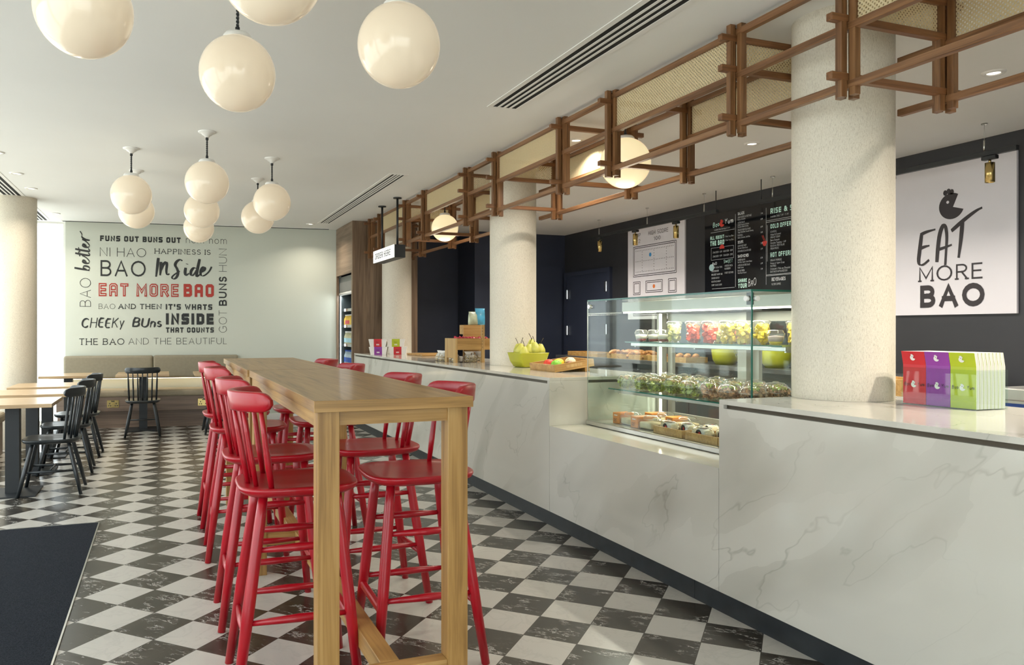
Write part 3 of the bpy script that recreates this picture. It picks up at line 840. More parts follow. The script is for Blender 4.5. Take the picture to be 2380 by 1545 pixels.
e.box(GX0 - .002, GX0 + .006, GY0 - .002, GY0 + .003, GZ0 + .03, GZ1 - .01); e.build('glass_edge', 'edge', dc)
MB().box(GX0 - .002, GX0 + .003, GY1, GY1 + .003, GZ0 + .03, GZ1 - .01).build('corner_strip', 'steel', dc)
MB().box(GX0 - .012, GX0 + .02, GY0, GY1 + .004, GZ0 - .001, GZ0 + .03, .004).build('base_trim', 'steel', dc)
MB().box(GX0 + .02, GX1, GY0 + .01, GY1 - .01, GZ0 - .001, GZ0 + .022).build('deck', 'steel_m', dc)
MB().box(2.97, GX1, GY0 + .01, GY1 - .015, 1.440, GZ1 - .012, .004).build('canopy', 'steel_m', dc)
MB().box(2.972, 2.988, GY0 + .02, GY1 - .03, 1.432, 1.440).build('led_strip', 'led', dc)
MB().box(3.05, GX1, GY0 + .3, GY1 - .3, 1.425, 1.44).build('fan_grille', 'black_metal', dc)
for (zs, x0) in ((1.232, 2.93), (.922, 2.80)):
    sh = MB().box(x0, 3.24, GY0 + .03, GY1 - .12, zs, zs + .008).build('glass_shelf', 'glass', dc)
    MB().box(x0 - .003, x0, GY0 + .03, GY1 - .12, zs, zs + .008).build('shelf_edge', 'edge', sh)
    MB().box(x0 + .03, x0 + .05, GY0 + .04, GY1 - .14, zs - .022, zs, .002).build('shelf_rail', 'steel', sh)
    for y in (GY0 + .06, (GY0 + GY1) / 2, GY1 - .16): MB().box(x0 + .05, 3.3, y - .006, y + .006, zs - .03, zs).build('shelf_bracket', 'steel', sh)
for y in (GY0 + .05, 3.70, GY1 - .03):
    MB().box(3.27, 3.31, y - .03, y + .03, GZ0 + .02, 1.44).build('upright', 'steel_m', dc)
    MB().box(3.262, 3.27, y - .018, y - .008, GZ0 + .02, 1.43).build('led_tube', 'led', dc) if y > 4.4 else None
for a, b in ((GY0 + .09, 3.66), (3.74, GY1 - .07)):
    f = MB().box(3.31, 3.335, a, b, GZ0 + .02, GZ0 + .07).box(3.31, 3.335, a, b, 1.37, 1.43).box(3.31, 3.335, a, a + .05, GZ0 + .07, 1.37).box(3.31, 3.335, b - .05, b, GZ0 + .07, 1.37)
    f = f.build('rear_door', 'steel_m', dc)
    MB().box(3.318, 3.326, a + .05, b - .05, GZ0 + .07, 1.37).build('door_pane', 'glass', f)
for x, y, ax in ((GX0, GY0 + .03, 'x'), (GX0 + .03, GY0, 'y'), (GX0, GY1 - .03, 'x')):
    p0 = Vector((x, y, GZ1 - .045)); dv = Vector((-.012, 0, 0)) if ax == 'x' else Vector((0, -.012, 0))
    MB().tube([p0 - dv, p0 + dv], .013, 16).build('glass_clamp', 'white_plastic' if y < 4 else 'chrome', dc)
MB().box(GX0 + .009, GX0 + .022, GY0 + .009, GY0 + .045, GZ1 - .075, GZ1 - .015).build('corner_clamp_plate', 'black_metal', dc)
l = area_light('case_strip_light', (2.99, (GY0 + GY1) / 2, 1.425), .03, 9, (1, .9, .70), shape='RECTANGLE', size_y=1.4)
l2 = area_light('case_shelf_light', (3.0, (GY0 + GY1) / 2, .905), .02, 3.0, (1, .9, .66), shape='RECTANGLE', size_y=1.4)

# ---- food in the case
fm = {'melon': plain('watermelon', (.80, .12, .07), .35, var=.15, vscale=30), 'mango': plain('mango', (.82, .60, .07), .35, var=.12, vscale=30), 'pale': plain('honeydew', (.72, .68, .30), .35, var=.2, vscale=25),
      'green': plain('lettuce', (.40, .46, .09), .5, var=.5, vscale=26), 'red_salad': plain('shredded_vegetables', (.60, .33, .18), .5, var=.6, vscale=60), 'cream': plain('yogurt', (.80, .74, .68), .4),
      'pink': plain('pink_yogurt', (.66, .50, .46), .4), 'berry': plain('berry_compote', (.22, .012, .03), .3, var=.4, vscale=80), 'bread': plain('pale_bun', (.66, .55, .36), .6, var=.12, vscale=30),
      'pastry': plain('baked_pastry', (.40, .17, .045), .45, var=.4, vscale=40), 'chicken': plain('roasted_topping', (.55, .36, .14), .5, var=.4, vscale=50), 'popcorn': plain('popcorn', (.62, .48, .25), .7, var=.4, vscale=60)}


def cubes(n, rx, z0, z1, size, seed, taper=.2):
    r = random.Random(seed); m = MB()
    for k in range(n):
        z = z0 + (z1 - z0) * (k + .5) / n; a = r.uniform(0, 2 * PI); q = rx * (1 - taper + taper * (z - z0) / (z1 - z0)) * math.sqrt(r.random())
        T = Matrix.Translation((q * math.cos(a), q * math.sin(a), z)) @ Matrix.Rotation(r.uniform(0, 3), 4, (r.random(), r.random(), r.random() + .1))
        ss = size * r.uniform(.8, 1.25)
        m.box(-ss / 2, ss / 2, -ss / 2, ss / 2, -ss / 2, ss / 2, ss * .12, 1, T)
    return m


def fruit_cup(kind, loc, label, seed):
    o = thing('fruit_cup', label, 'fruit cup', loc, 0, 'fruit cups on the upper shelf')
    H, r0, r1 = .118, .034, .046
    MB().lathe([(0, 0), (r0, 0), (r1, H)], 20).build('cup', 'cup', o)
    MB().lathe([(r1 + .003, H - .004), (r1 + .003, H + .004), (r1 - .004, H + .012), (0, H + .013)], 20).build('lid', 'lid', o)
    cubes(46, r1 - .011, .012, H - .012, .023, seed).build('fruit', fm[kind], o)
    return o


def yogurt_cup(loc, label, top='cream', bot='berry'):
    o = thing('yogurt_cup', label, 'yogurt cup', loc, 0, 'yogurt cups on the upper shelf')
    MB().lathe([(0, 0), (.030, 0), (.040, .028), (.043, .058)], 20).build('cup', 'cup', o)
    MB().lathe([(.045, .054), (.045, .061), (.040, .064), (.037, .074), (.032, .078), (0, .079)], 20).build('lid', 'lid', o)
    MB().lathe([(0, .003), (.028, .003), (.034, .018), (0, .021)], 16).build('compote', fm[bot], o)
    MB().lathe([(0, .019), (.034, .018), (.039, .046), (0, .050)], 16).build('yogurt', fm[top], o)
    return o


ZS = 1.241
yogurt_cup((2.985, 4.33, ZS), 'yogurt and berry cup at the far end of the upper shelf')
yogurt_cup((2.985, 4.19, ZS), 'second yogurt and berry cup from the far end of upper shelf')
yogurt_cup((2.985, 4.085, ZS), 'third yogurt and berry cup, beside the mixed fruit cup')
yogurt_cup((3.15, 3.99, ZS), 'yogurt cup tucked behind the mixed fruit cup')
yogurt_cup((2.98, 3.13, ZS), 'pink yogurt cup with a yellow base in front of mango cups', 'pink', 'mango')
for kind, y, x, lb in (('pale', 3.985, 2.99, 'cup of mixed pale melon and grapes, leftmost tall cup'), ('melon', 3.815, 3.0, 'cup of red watermelon next to the mixed fruit'), ('melon', 3.665, 3.0, 'second cup of red watermelon, beside the mango cups'),
                       ('mango', 3.515, 3.0, 'yellow mango cup next to the watermelon'), ('mango', 3.39, 3.0, 'yellow mango cup behind the corner joint of the case'), ('mango', 3.275, 3.02, 'yellow mango cup just right of the corner joint'),
                       ('mango', 3.14, 3.12, 'yellow mango cup behind the pink yogurt'), ('pale', 3.74, 3.14, 'pale fruit cup half hidden between the watermelon cups'), ('melon', 3.55, 3.14, 'red fruit cup half hidden behind the first mango cup')):
    fruit_cup(kind, (x, y, ZS), lb, int(y * 1000))


def salad_leaves(seed, n=60, r=.06, h=.055):
    rr = random.Random(seed); m = MB()
    for k in range(n):
        a = rr.uniform(0, 2 * PI); q = r * math.sqrt(rr.random()); z = .012 + (h - .012) * rr.random()
        q *= .62 + .38 * z / h
        c = Vector((q * math.cos(a), q * math.sin(a), z)); R = Matrix.Rotation(rr.uniform(0, 6.3), 3, Vector((rr.uniform(-1, 1), rr.uniform(-1, 1), rr.uniform(.1, 1))).normalized())
        w = rr.uniform(.014, .028)
        pts = [R @ Vector((w * (x - .5), w * (y - .5), .006 * math.sin(x * 3 + y * 4 + k))) + c for y in (0, .5, 1) for x in (0, .5, 1)]
        v = [m.bm.verts.new(p) for p in pts]
        for j in (0, 1):
            for i in (0, 1): m.bm.faces.new((v[j * 3 + i], v[j * 3 + i + 1], v[j * 3 + i + 4], v[j * 3 + i + 3])).smooth = True
    return m


def salad_bowl(kind, topping, seed):
    o = thing('salad_bowl', '', 'salad bowl', (0, 0, 0))
    MB().lathe([(0, 0), (.036, 0), (.054, .026), (.070, .058)], 24).build('bowl', 'cup', o)
    MB().lathe([(.074, .054), (.074, .062), (.068, .066), (.060, .082), (.044, .094), (.020, .097), (.014, .102), (0, .102)], 24).build('lid', 'lid', o)
    sl = salad_leaves(seed, 190, .064, .07).build('salad', fm[kind], o)
    cubes(14, .045, .066, .078, .014, seed + 1, 0).build('topping', fm[topping], sl)
    return o


ZS2 = .931
P1, P2 = salad_bowl('green', 'chicken', 3), salad_bowl('red_salad', 'green', 9)
first = {0: P1, 1: P2}; used = set()
ys_b = [4.335, 4.175, 4.015, 3.855, 3.69, 3.525, 3.36, 3.2, 3.10 + .0]
nm = ['first', 'second', 'third', 'fourth', 'fifth', 'sixth', 'seventh', 'eighth']
for row, x in enumerate((2.885, 3.045, 3.19)):
    for k in range(8 if row < 2 else 7):
        y = ys_b[k] - .005 * row
        p = 0 if k < 5 else 1
        lb = '%s clear-lidded %s salad bowl from the far end, %s row of middle shelf' % (nm[k], 'leafy green' if p == 0 else 'reddish mixed', ('front', 'second', 'back')[row])
        loc = (x + (.012 if k % 2 else 0), y, ZS2)
        if p not in used:
            o = first[p]; o.location = loc; o['label'] = lb; o['group'] = 'salad bowls on the middle shelf'; used.add(p)
        else: o = dup(first[p], loc, (k * 1.3 + row) % 6, lb, 'salad bowls on the middle shelf')

# sleeved boxes and bun trays on the deck
ZD = GZ0 + .023


def sleeve_box(loc, label):
    o = thing('sleeved_box', label, 'food box', loc, .0, 'orange sleeved boxes on the case deck')
    MB().box(-.055, .055, -.11, .02, 0, .062, .004).build('tub', 'cup', o)
    MB().box(-.05, .05, -.105, .015, .006, .045, .006).build('filling', fm['bread'], o)
    sl = MB().box(-.058, .058, .02, .098, 0, .072, .003).build('sleeve', 'orange_card', o)
    t = MB(); text(t, 'GBT', (-.058, .085, .012), (0, -1, 0), (0, 0, 1), .022, .042, .12, UP); t.build('print', 'black_ink', sl)
    m = MB(); m.quad((-.0595, .078, .052), (-.0595, .04, .052), (-.0595, .04, .058), (-.0595, .078, .058)); m.build('window_cut', 'white_card', sl)
    MB().lathe([(.056, .062), (.05, .078), (.03, .086), (0, .087)], 20, (0, -.05, 0), True, 1, 1.05).build('lid', 'lid', o)
    return o


s0 = sleeve_box((2.865, 4.30, ZD), 'orange sleeved box nearest the front glass at far end')
dup(s0, (2.85, 4.07, ZD), 0, 'second orange sleeved box along the front of the deck')
dup(s0, (3.06, 4.22, ZD), 0, 'orange sleeved box in the rear row at the far end')
dup(s0, (3.04, 3.97, ZD), 0, 'orange sleeved box in the rear row beside bun packs')


def tray_with(loc, w, l, hgt, label, grp, cat='tray', wall=.01):
    o = thing('wooden_tray', label, cat, loc, 0, grp)
    MB().box(-w / 2, w / 2, -l / 2, l / 2, 0, .008).build('base', 'crate', o)
    for x in (-w / 2, w / 2 - wall): MB().box(x, x + wall, -l / 2, l / 2, .008, hgt, .001).build('side', 'crate', o)
    for y in (-l / 2, l / 2 - wall): MB().box(-w / 2 + wall, w / 2 - wall, y, y + wall, .008, hgt, .001).build('side', 'crate', o)
    return o


def bun_pack(loc, label, rot=0.0):
    o = thing('bun_pack', label, 'bun pack', loc, rot, 'wrapped bun packs on the case deck')
    m = MB()
    for k in (-1, 0, 1): m.ball((0, k * .05, .026), .03, 2, (1, .95, .85))
    m.build('buns', fm['bread'], o)
    sl = MB().box(-.033, .033, -.03, .03, .004, .056, .012).build('paper_band', 'white_card', o)
    t = MB(); disc(t, (-.0335, 0, .030), (0, -1, 0), (0, 0, 1), .022, .0015, 14); disc(t, (0, 0, .0565), (0, -1, 0), (1, 0, 0), .024, .0015, 14); t.build('badge', 'black_ink', sl)
    m = MB(); disc(m, (-.0335, -.008, .030), (0, -1, 0), (0, 0, 1), .009, .0025, 10); disc(m, (0, -.008, .0565), (0, -1, 0), (1, 0, 0), .010, .0025, 10); m.build('badge_mark', 'red_print', sl)
    MB().lathe([(.036, 0), (.034, .05), (.02, .064), (0, .066)], 14, (0, 0, .0), True, 1, 2.3).build('wrapper', 'lid', o)
    return o


for k, (y, lb) in enumerate(((3.76, 'wooden tray at the front of the deck beside the orange boxes'), (3.46, 'wooden tray at the front of the deck nearest the counter block'), (3.22, 'wooden tray at near end of the deck'))):
    tray_with((2.86, y, ZD), .18, .27 if k < 2 else .2, .045, lb, 'bun trays on the case deck')
b0 = bun_pack((2.835, 3.82, ZD + .012), 'bun pack with black badge in the first wooden tray, front')
for x, y, lb in ((2.89, 3.72, 'bun pack behind the front one in the first wooden tray'), (2.835, 3.52, 'bun pack with black badge in the second wooden tray'), (2.89, 3.40, 'bun pack behind in the second wooden tray'),
                 (2.86, 3.22, 'bun pack in the near-end tray'), (3.06, 3.72, 'bun pack standing behind the first tray'), (3.08, 3.52, 'bun pack standing behind the second tray')):
    dup(b0, (x, y, ZD + (.012 if x < 3 else 0)), .15 * math.sin(y * 40), lb)

# ================================================================== ON THE COUNTER
def takeaway(loc, card, label, rot=0.0):
    o = thing('takeaway_box', label, 'takeaway box', loc, rot, 'takeaway boxes by the far column')
    w0, w1, l0, l1, H = .062, .072, .098, .118, .098
    MB().loft([[(-w0, -l0, 0), (w0, -l0, 0), (w0, l0, 0), (-w0, l0, 0)], [(-w1, -l1, H), (w1, -l1, H), (w1, l1, H), (-w1, l1, H)]]).build('carton', 'white_card', o)
    e = .0015; b = .05
    s_ = MB(); s_.loft([[(-w0 - e, -b, 0), (w0 + e, -b, 0), (w0 + e, b, 0), (-w0 - e, b, 0)], [(-w1 - e, -b, H + e), (w1 + e, -b, H + e), (w1 + e, b, H + e), (-w1 - e, b, H + e)]])
    sl = s_.build('sleeve', card, o)
    t = MB()
    uu, vv = Vector((0, -1, 0)), Vector((-.1, 0, 1)).normalized()
    text(t, 'EAT', (-w0 - .006, .02, .05), uu, vv, .022, .04, .12, UP, slant=.15, script=True, off=.003); t.build('print', 'black_ink', sl)
    m = MB(); q = -w0 - .0042
    for z in (.022, .030): m.box(q - .001, q, -.018, .018, z, z + .006)
    m.build('white_print', 'white_card', sl)
    return o


RT = math.radians(68)
takeaway((2.585, 9.5, CT), 'purple_card', 'white takeaway box with purple band at the bottom of the stack', RT)
takeaway((2.825, 9.44, CT), 'red_card', 'white takeaway box with red band at the bottom of the right stack', RT)
takeaway((2.58, 9.5, CT + .099), 'red_card', 'white takeaway box with red band on top of the purple one', RT)
takeaway((2.80, 9.45, CT + .099), 'lime_card', 'white takeaway box with lime green band, top of right stack', RT + .06)
tag(MB().box(-.22, .22, -.3, .3, 0, .022, .004).build('serving_board', 'crate', None, (3.12, 9.0, CT)), 'flat board lying on the counter beside the far column', 'board')

# wooden display stand with sweets
st = thing('display_stand', 'stepped wooden display stand against the middle column', 'stand', (2.637, 6.89, CT))
LW = .38
m = MB(); m.box(0, .02, 0, .29, .045, .236); m.box(0, .02, 0, .055, 0, .045); m.box(0, .02, .235, .29, 0, .045); m.build('side_board', 'crate_z', st)
MB().box(.02, LW, .0, .02, .125, .236).box(.02, LW, .27, .29, .125, .236).box(.02, LW, .02, .27, .125, .14).build('lower_trough', 'crate', st)
MB().box(.0, .022, -.006, .0, 0, .236).build('corner_post', 'crate_z', st)
m = MB(); m.box(.20, .40, .29, .31, .0, .368); m.box(.20, .40, .31, .40, .275, .368); m.build('upper_trough', 'crate', st)
MB().box(.275, .305, -.008, .02, 0, .368).build('upright', 'crate_z', st)
m = MB()
for z in (.335, .305, .275, .21, .18, .15): m.tube([(.281, -.006, z), (.281, -.0095, z)], .0035, 8)
m.build('dowel', 'black_metal', st)
rr = random.Random(5)
sw = plain('red_sweet_wrapper', (.50, .03, .06), .3, var=.3, vscale=60)
p = MB().ball((0, 0, 0), .02, 2, (1.5, 1, .8)).tube([(-.03, 0, 0), (-.05, 0, 0)], [.004, .014], 6).tube([(.03, 0, 0), (.05, 0, 0)], [.004, .014], 6)
sweet0 = None
for k in range(16):
    loc = (2.70 + .30 * (k % 8) / 8 + rr.uniform(0, .02), 6.96 + .11 * (k // 8), CT + .226 + rr.uniform(0, .012))
    if sweet0 is None:
        sweet0 = p.build('wrapped_sweet', sw); tag(sweet0, 'red wrapped sweet in the lower trough of the wooden stand', 'sweet', 'red wrapped sweets in the stand'); sweet0.location = loc
    else:
        o = sweet0.copy(); COL.objects.link(o); o.location = loc; o.rotation_euler = (rr.uniform(-.4, .4), rr.uniform(-.3, .3), rr.uniform(0, 3))

# chip bags on top of the stand
def chip_bag(loc, col, label, w=.10, hgt=.2, rot=0.0, print_=True):
    m = plain(col[0], col[1], .25, coat=.3, var=.25, vscale=12)
    o = thing('snack_bag', label, 'snack bag', loc, rot)
    L = []
    for z, ww, dd in ((0, .97, .5), (.05, 1, .85), (.4, 1, 1), (.74, .98, .6), (.9, .96, .14), (1, 1, .05)):
        L.append([(dd * .030 * (1 + .12 * math.sin(7 * k + 9 * z)) * math.sin(2 * PI * k / 16), ww * w / 2 * math.copysign(abs(math.cos(2 * PI * k / 16)) ** .6, math.cos(2 * PI * k / 16)), z * hgt) for k in range(16)])
    MB().loft(L, True, True).build('pouch', m, o)
    return o


chip_bag((2.965, 7.235, CT + .369), ('pale_green_pouch', (.50, .55, .38)), 'pale green snack bag on top of the wooden stand', .125, .135, 1.9)
chip_bag((3.045, 7.25, CT + .369), ('sky_blue_pouch', (.10, .45, .70)), 'light blue snack bag half hidden by the middle column', .11, .17, 1.6)


def popcorn_bag(loc, label, rot):
    o = thing('popcorn_bag', label, 'popcorn bag', loc, rot, 'popcorn bags at the wooden stand')
    m = MB(); r_ = random.Random(2)
    for k in range(60):
        a = r_.uniform(0, 2 * PI); z = .012 + .066 * r_.random(); q = .042 * math.sqrt(r_.random()) * (1 - .3 * z / .1)
        m.ball((q * math.cos(a) * .8, q * math.sin(a), z), .0105, 1)
    m.build('popcorn', fm['popcorn'], o)
    L = []
    for z, ww in ((0, .8), (.015, 1.05), (.05, 1.0), (.09, .72), (.112, .38)):
        L.append([(ww * .042 * math.cos(2 * PI * k / 14), ww * (.052 if z < .11 else .06) * math.sin(2 * PI * k / 14) * (1 + .1 * (k % 2)), z) for k in range(14)])
    MB().loft(L, False, True).build('clear_bag', 'lid', o)
    m = MB(); m.loft([[(.036 * math.cos(2 * PI * k / 10), .040 * math.sin(2 * PI * k / 10), .066) for k in range(10)], [(.022 * math.cos(2 * PI * k / 10), .034 * math.sin(2 * PI * k / 10), .092) for k in range(10)], [(.008 * math.cos(2 * PI * k / 10), .026 * math.sin(2 * PI * k / 10), .108) for k in range(10)], [(.005 * math.cos(2 * PI * k / 10), .046 * math.sin(2 * PI * k / 10), .142) for k in range(10)]])
    m.build('paper_header', 'white_card', o)
    o.scale = (1.0, 1.0, .76)
    return o


pb = popcorn_bag((2.665, 7.42, CT), 'popcorn bag standing leftmost outside the wooden stand', .2)
for x, y, lb in ((2.66, 7.30, 'second popcorn bag left of the wooden stand'), (2.75, 7.24, 'popcorn bag tucked at the stand side board'), (2.70, 7.04, 'popcorn bag under the stand, left one behind the foot'),
                 (2.80, 6.96, 'popcorn bag under the lower trough, first from the post'), (2.86, 6.98, 'popcorn bag under the lower trough, middle one'), (2.93, 7.02, 'popcorn bag under the lower trough by the upright'), (2.75, 7.44, 'popcorn bag behind the leftmost one')):
    dup(pb, (x, y, CT), (x * 17 + y * 5) % 3, lb)

# pear bowl: square, flared, lime green
PBX, PBY = 2.945, 5.94
pbw = thing('square_bowl', 'lime green square bowl heaped with pears', 'bowl', (PBX, PBY, CT), math.radians(2))
def rsq(hw, z, r=.02, n=5):
    out = []
    for cx, cy, a0 in ((1, 1, 0), (-1, 1, 90), (-1, -1, 180), (1, -1, 270)):
        for k in range(n): a = math.radians(a0 + 90 * k / (n - 1)); out.append((cx * (hw - r) + r * math.cos(a), cy * (hw - r) + r * math.sin(a), z))
    return out
MB().loft([rsq(.085, 0), rsq(.098, .006), rsq(.120, .05), rsq(.136, .118), rsq(.138, .125), rsq(.130, .125), rsq(.115, .06), rsq(.09, .02)], True, True).build('bowl', 'lime', pbw)


def pear(loc, label, tilt=(0, 0), sc=1.0):
    o = thing('pear', label, 'pear', loc, 0, 'pears in the lime bowl')
    o.rotation_euler = (tilt[0], tilt[1], loc[0] * 50 % 6); o.scale = (sc, sc, sc)
    MB().lathe([(0, -.046), (.02, -.044), (.040, -.028), (.047, -.004), (.042, .018), (.030, .038), (.022, .052), (.014, .060), (.004, .061), (0, .058)], 24).build('flesh', 'pear', o)
    MB().tube([(0, 0, .056), (.004, .002, .08), (.018, .006, .112)], [.0026, .0022, .003], 7).build('stalk', 'stem', o)
    return o


p0 = pear((PBX - .085, PBY - .03, CT + .145), 'pear at the left corner of the bowl', (.05, .1))
for dx, dy, dz, tl, lb in ((-.055, .07, .140, (.05, .1), 'small pear set back behind the left pear in the bowl'), (-.02, -.06, .140, (0, .1), 'pear second from the left in the bowl'), (.025, -.085, .155, (-.05, .08), 'large front pear rising over the bowl rim'),
                           (.045, .01, .180, (.0, .1), 'topmost pear of the heap'), (.095, -.04, .14, (.05, .1), 'pear at the right corner of the bowl'), (-.068, -.068, .118, (.05, 0), 'pear sunk low behind the front rim')):
    o = dup(p0, (PBX + dx, PBY + dy, CT + dz), None, lb); o.rotation_euler = (tl[0], tl[1], dx * 60)

# bun tray
TA = math.radians(7.5)
bt = tray_with((2.935, 5.33, CT + .0225), .34, .43, .056, 'wooden tray of coloured buns between pear bowl and glass case', None)
bt.rotation_euler = (0, -TA, math.radians(-1))
MB().box(.10, .14, -.19, .19, -.036, 0).build('foot', 'crate', bt)
m = MB().box(-.07, .07, -.2165, -.215, .02, .042).build('handle_slot', 'crate_z', bt)
for cname, colr, dx, dy, dz, lb in (('red_bun', (.75, .06, .03), -.06, .09, .048, 'red bun in the wooden tray'), ('green_bun', (.22, .55, .05), -.07, -.05, .045, 'green bun with dark marks in the wooden tray'), ('yellow_bun', (.85, .55, .02), -.01, .02, .062, 'yellow bun, tallest in the wooden tray'),
                                    ('cream_bun', (.75, .66, .45), .07, -.02, .052, 'cream bun in the wooden tray'), ('brown_bun', (.25, .10, .05), .02, -.09, .036, 'small brown bun in the wooden tray')):
    o = thing('bun', lb, 'bun', (2.935 + dx, 5.33 + dy, CT + .033 + dx * math.tan(TA)), 0, 'coloured buns in the tray'); o.rotation_euler = (0, -TA, 0)
    m = MB(); m.lathe([(0, 0), (.036, 0), (.045, .014), (.042, .040), (.028, .056), (.012, .062), (0, .060)], 20); m.build('dough', plain(cname, colr, .45, var=.06), o)
    t = MB()
    for k in range(5):
        a = k * 1.25; t.tube([(.0425 * math.cos(a), .0425 * math.sin(a), .036), (.028 * math.cos(a), .028 * math.sin(a), .0562)], .0016, 5)
    t.build('markings', 'stem', o)
    if cname == 'brown_bun': o.scale = (.7, .7, .7)

# acrylic menu holder with three stacks of folded menus
mh = thing('menu_holder', 'clear acrylic holder filled with red, purple and lime menus', 'menu holder', (3.055, 2.135, CT))
HX, HY, HH = .185, .335, .162
m = MB(); m.box(0, .003, 0, HY, 0, HH); m.box(HX - .003, HX, 0, HY, 0, HH); m.box(.003, HX - .003, 0, .003, 0, HH); m.box(.003, HX - .003, HY - .003, HY, 0, HH); m.box(.003, HX - .003, .003, HY - .003, 0, .003)
m.build('acrylic_box', 'glass', mh)


def pages_mat():
    m_, nt, b = nmat('page_edges')
    f, _ = noise(nt, obj_coord(nt, (900, 900, 2)), 1, 2, .7)
    nt.links.new(ramp(nt, f, [(.40, (.30, .33, .18)), (.47, (.66, .65, .60)), (.56, (.78, .77, .72)), (.62, (.50, .42, .52))]), b.inputs['Base Color']); b.inputs['Roughness'].default_value = .7
    return m_


pm = pages_mat()
for j, (card, cn) in enumerate((('lime_card', 'lime green'), ('purple_card', 'purple'), ('red_card', 'red'))):
    proto = None
    for k in range(8):
        x = 3.055 + .006 + k * .0215
        lb = ('front %s menu with the white bun emblem in the acrylic holder' % cn) if k == 0 else ('%s menu standing behind the front one in the acrylic holder' % cn)
        loc = (x, 2.135 + .006 + j * .1085, CT + .0035)
        if k < 2:
            o = thing('folded_menu', lb, 'menu', loc, 0, 'folded menus in the acrylic holder')
            HM = .228; fl = -.012
            def slab(x0, x1, y0, y1): return MB().loft([[(x0, y0, 0), (x1, y0, 0), (x1, y1, 0), (x0, y1, 0)], [(x0, y0, .17), (x1, y0, .17), (x1, y1, .17), (x0, y1, .17)], [(x0 + fl, y0, HM), (x1 + fl, y0, HM), (x1 + fl, y1, HM), (x0 + fl, y1, HM)]])
            cv = slab(0, .0012, 0, .107).build('cover', card, o)
            slab(.0012, .0205, .0, .107).build('pages', pm, o)
            if k == 0:
                t = MB(); e_ = MB(); T = MB()
                U, V = Vector((0, -1, 0)), Vector((0, 0, 1))
                text(t, 'Bao', (0, .100, .078), U, V, .016, .028, .14, UP, slant=.15, script=True); text(t, 'Yum', (0, .038, .078), U, V, .016, .032, .14, UP, slant=.15, script=True)
                emblem(e_, (0, .0555, .084), U, V, .0125); emblem(e_, (-.0065, .055, .2), U, Vector((-.2, 0, 1)), .012, .002)
                t.build('lettering', 'black_ink', cv); e_.build('emblem', 'white_card', cv)
                disc(T, (0, .0565, .090), U, V, .0017, .0025, 8); disc(T, (-.0085, .055, .205), U, V, .0016, .004, 8); T.build('emblem_eye', 'black_ink', cv)
            else: proto = o
        else: dup(proto, loc)

# ================================================================== BAR TABLES
def bar_table(x0, x1, y0, y1, label):
    o = thing('bar_table', label, 'bar table', ((x0 + x1) / 2, y0, 0)); ox, oy = (x0 + x1) / 2, y0
    W, L, H, T, G = (x1 - x0) / 2, y1 - y0, 1.10, .036, .07
    MB().box(-W, W, .004, L - .004, H - T, H, .0015).build('tabletop', 'oak', o)
    for y in (0, L - .004): MB().box(-W, W, y, y + .004, H - T, H, .001).build('edge_band', 'oak_x', o)
    a = .014
    for sx in (-1, 1):
        xa = sx * (W - a - G) ; xb = sx * (W - a)
        MB().box(min(xa, xb), max(xa, xb), a + .072, L - a - .072, H - T - .05, H - T).build('long_apron', 'oak_y', o)
        for y in (.016, L - .016 - G):
            MB().box(min(xa, xb), max(xa, xb), y, y + G, 0, H - T, .0015).build('leg', 'oak_z', o)
    for y in (.016, L - .016 - G):
        MB().box(-W + a + G, W - a - G, y + .012, y + G - .012, H - T - .045, H - T).build('end_apron', 'oak_x', o)
        MB().box(-W + a + G, W - a - G, y + .006, y + G - .006, .155, .222, .0015).build('cross_rail', 'oak_x', o)
    y = L - .016 - G
    for sx in (-1, 1):
        x0_ = -W + a if sx < 0 else W - a - G
        b = MB().box(x0_ + .002, x0_ + G - .002, y - .0025, y, H - T - .155, H - T - .05).build('bracket', 'black_metal', o)
        s2 = MB(); s2.box(x0_ + .028, x0_ + .042, y - .004, y - .0024, H - T - .142, H - T - .108, .002)
        for xx, zz in ((.018, .075), (.055, .088), (.016, .118), (.054, .122)): s2.box(x0_ + xx, x0_ + xx + .006, y - .004, y - .0024, H - T - zz - .006, H - T - zz)
        s2.build('bracket_slot', 'oak_z', b)
    MB().box(-.033, .033, .016 + G - .006, L - .016 - G + .006, .155, .222, .0015).build('floor_stretcher', 'oak_y', o)
    return o


bar_table(.438, .972, 2.37, 4.285, 'near tall oak bar table with red stools along both sides')
bar_table(.428, .953, 4.29, 6.04, 'far tall oak bar table butted onto the near one')

# ================================================================== STOOLS AND CHAIRS (spindle-backed)
def seat_outline(d, wf, wr, n=44):
    """rounded seat plan: front at +x, wider than the rear"""
    pts = []
    for k in range(n):
        t = 2 * PI * k / n; c, s_ = math.cos(t), math.sin(t)
        x = math.copysign(abs(c) ** .55, c) * d / 2; yy = math.copysign(abs(s_) ** .55, s_)
        w_ = wr + (wf - wr) * (x / d + .5)
        pts.append((x, yy * w_ / 2))
    return pts


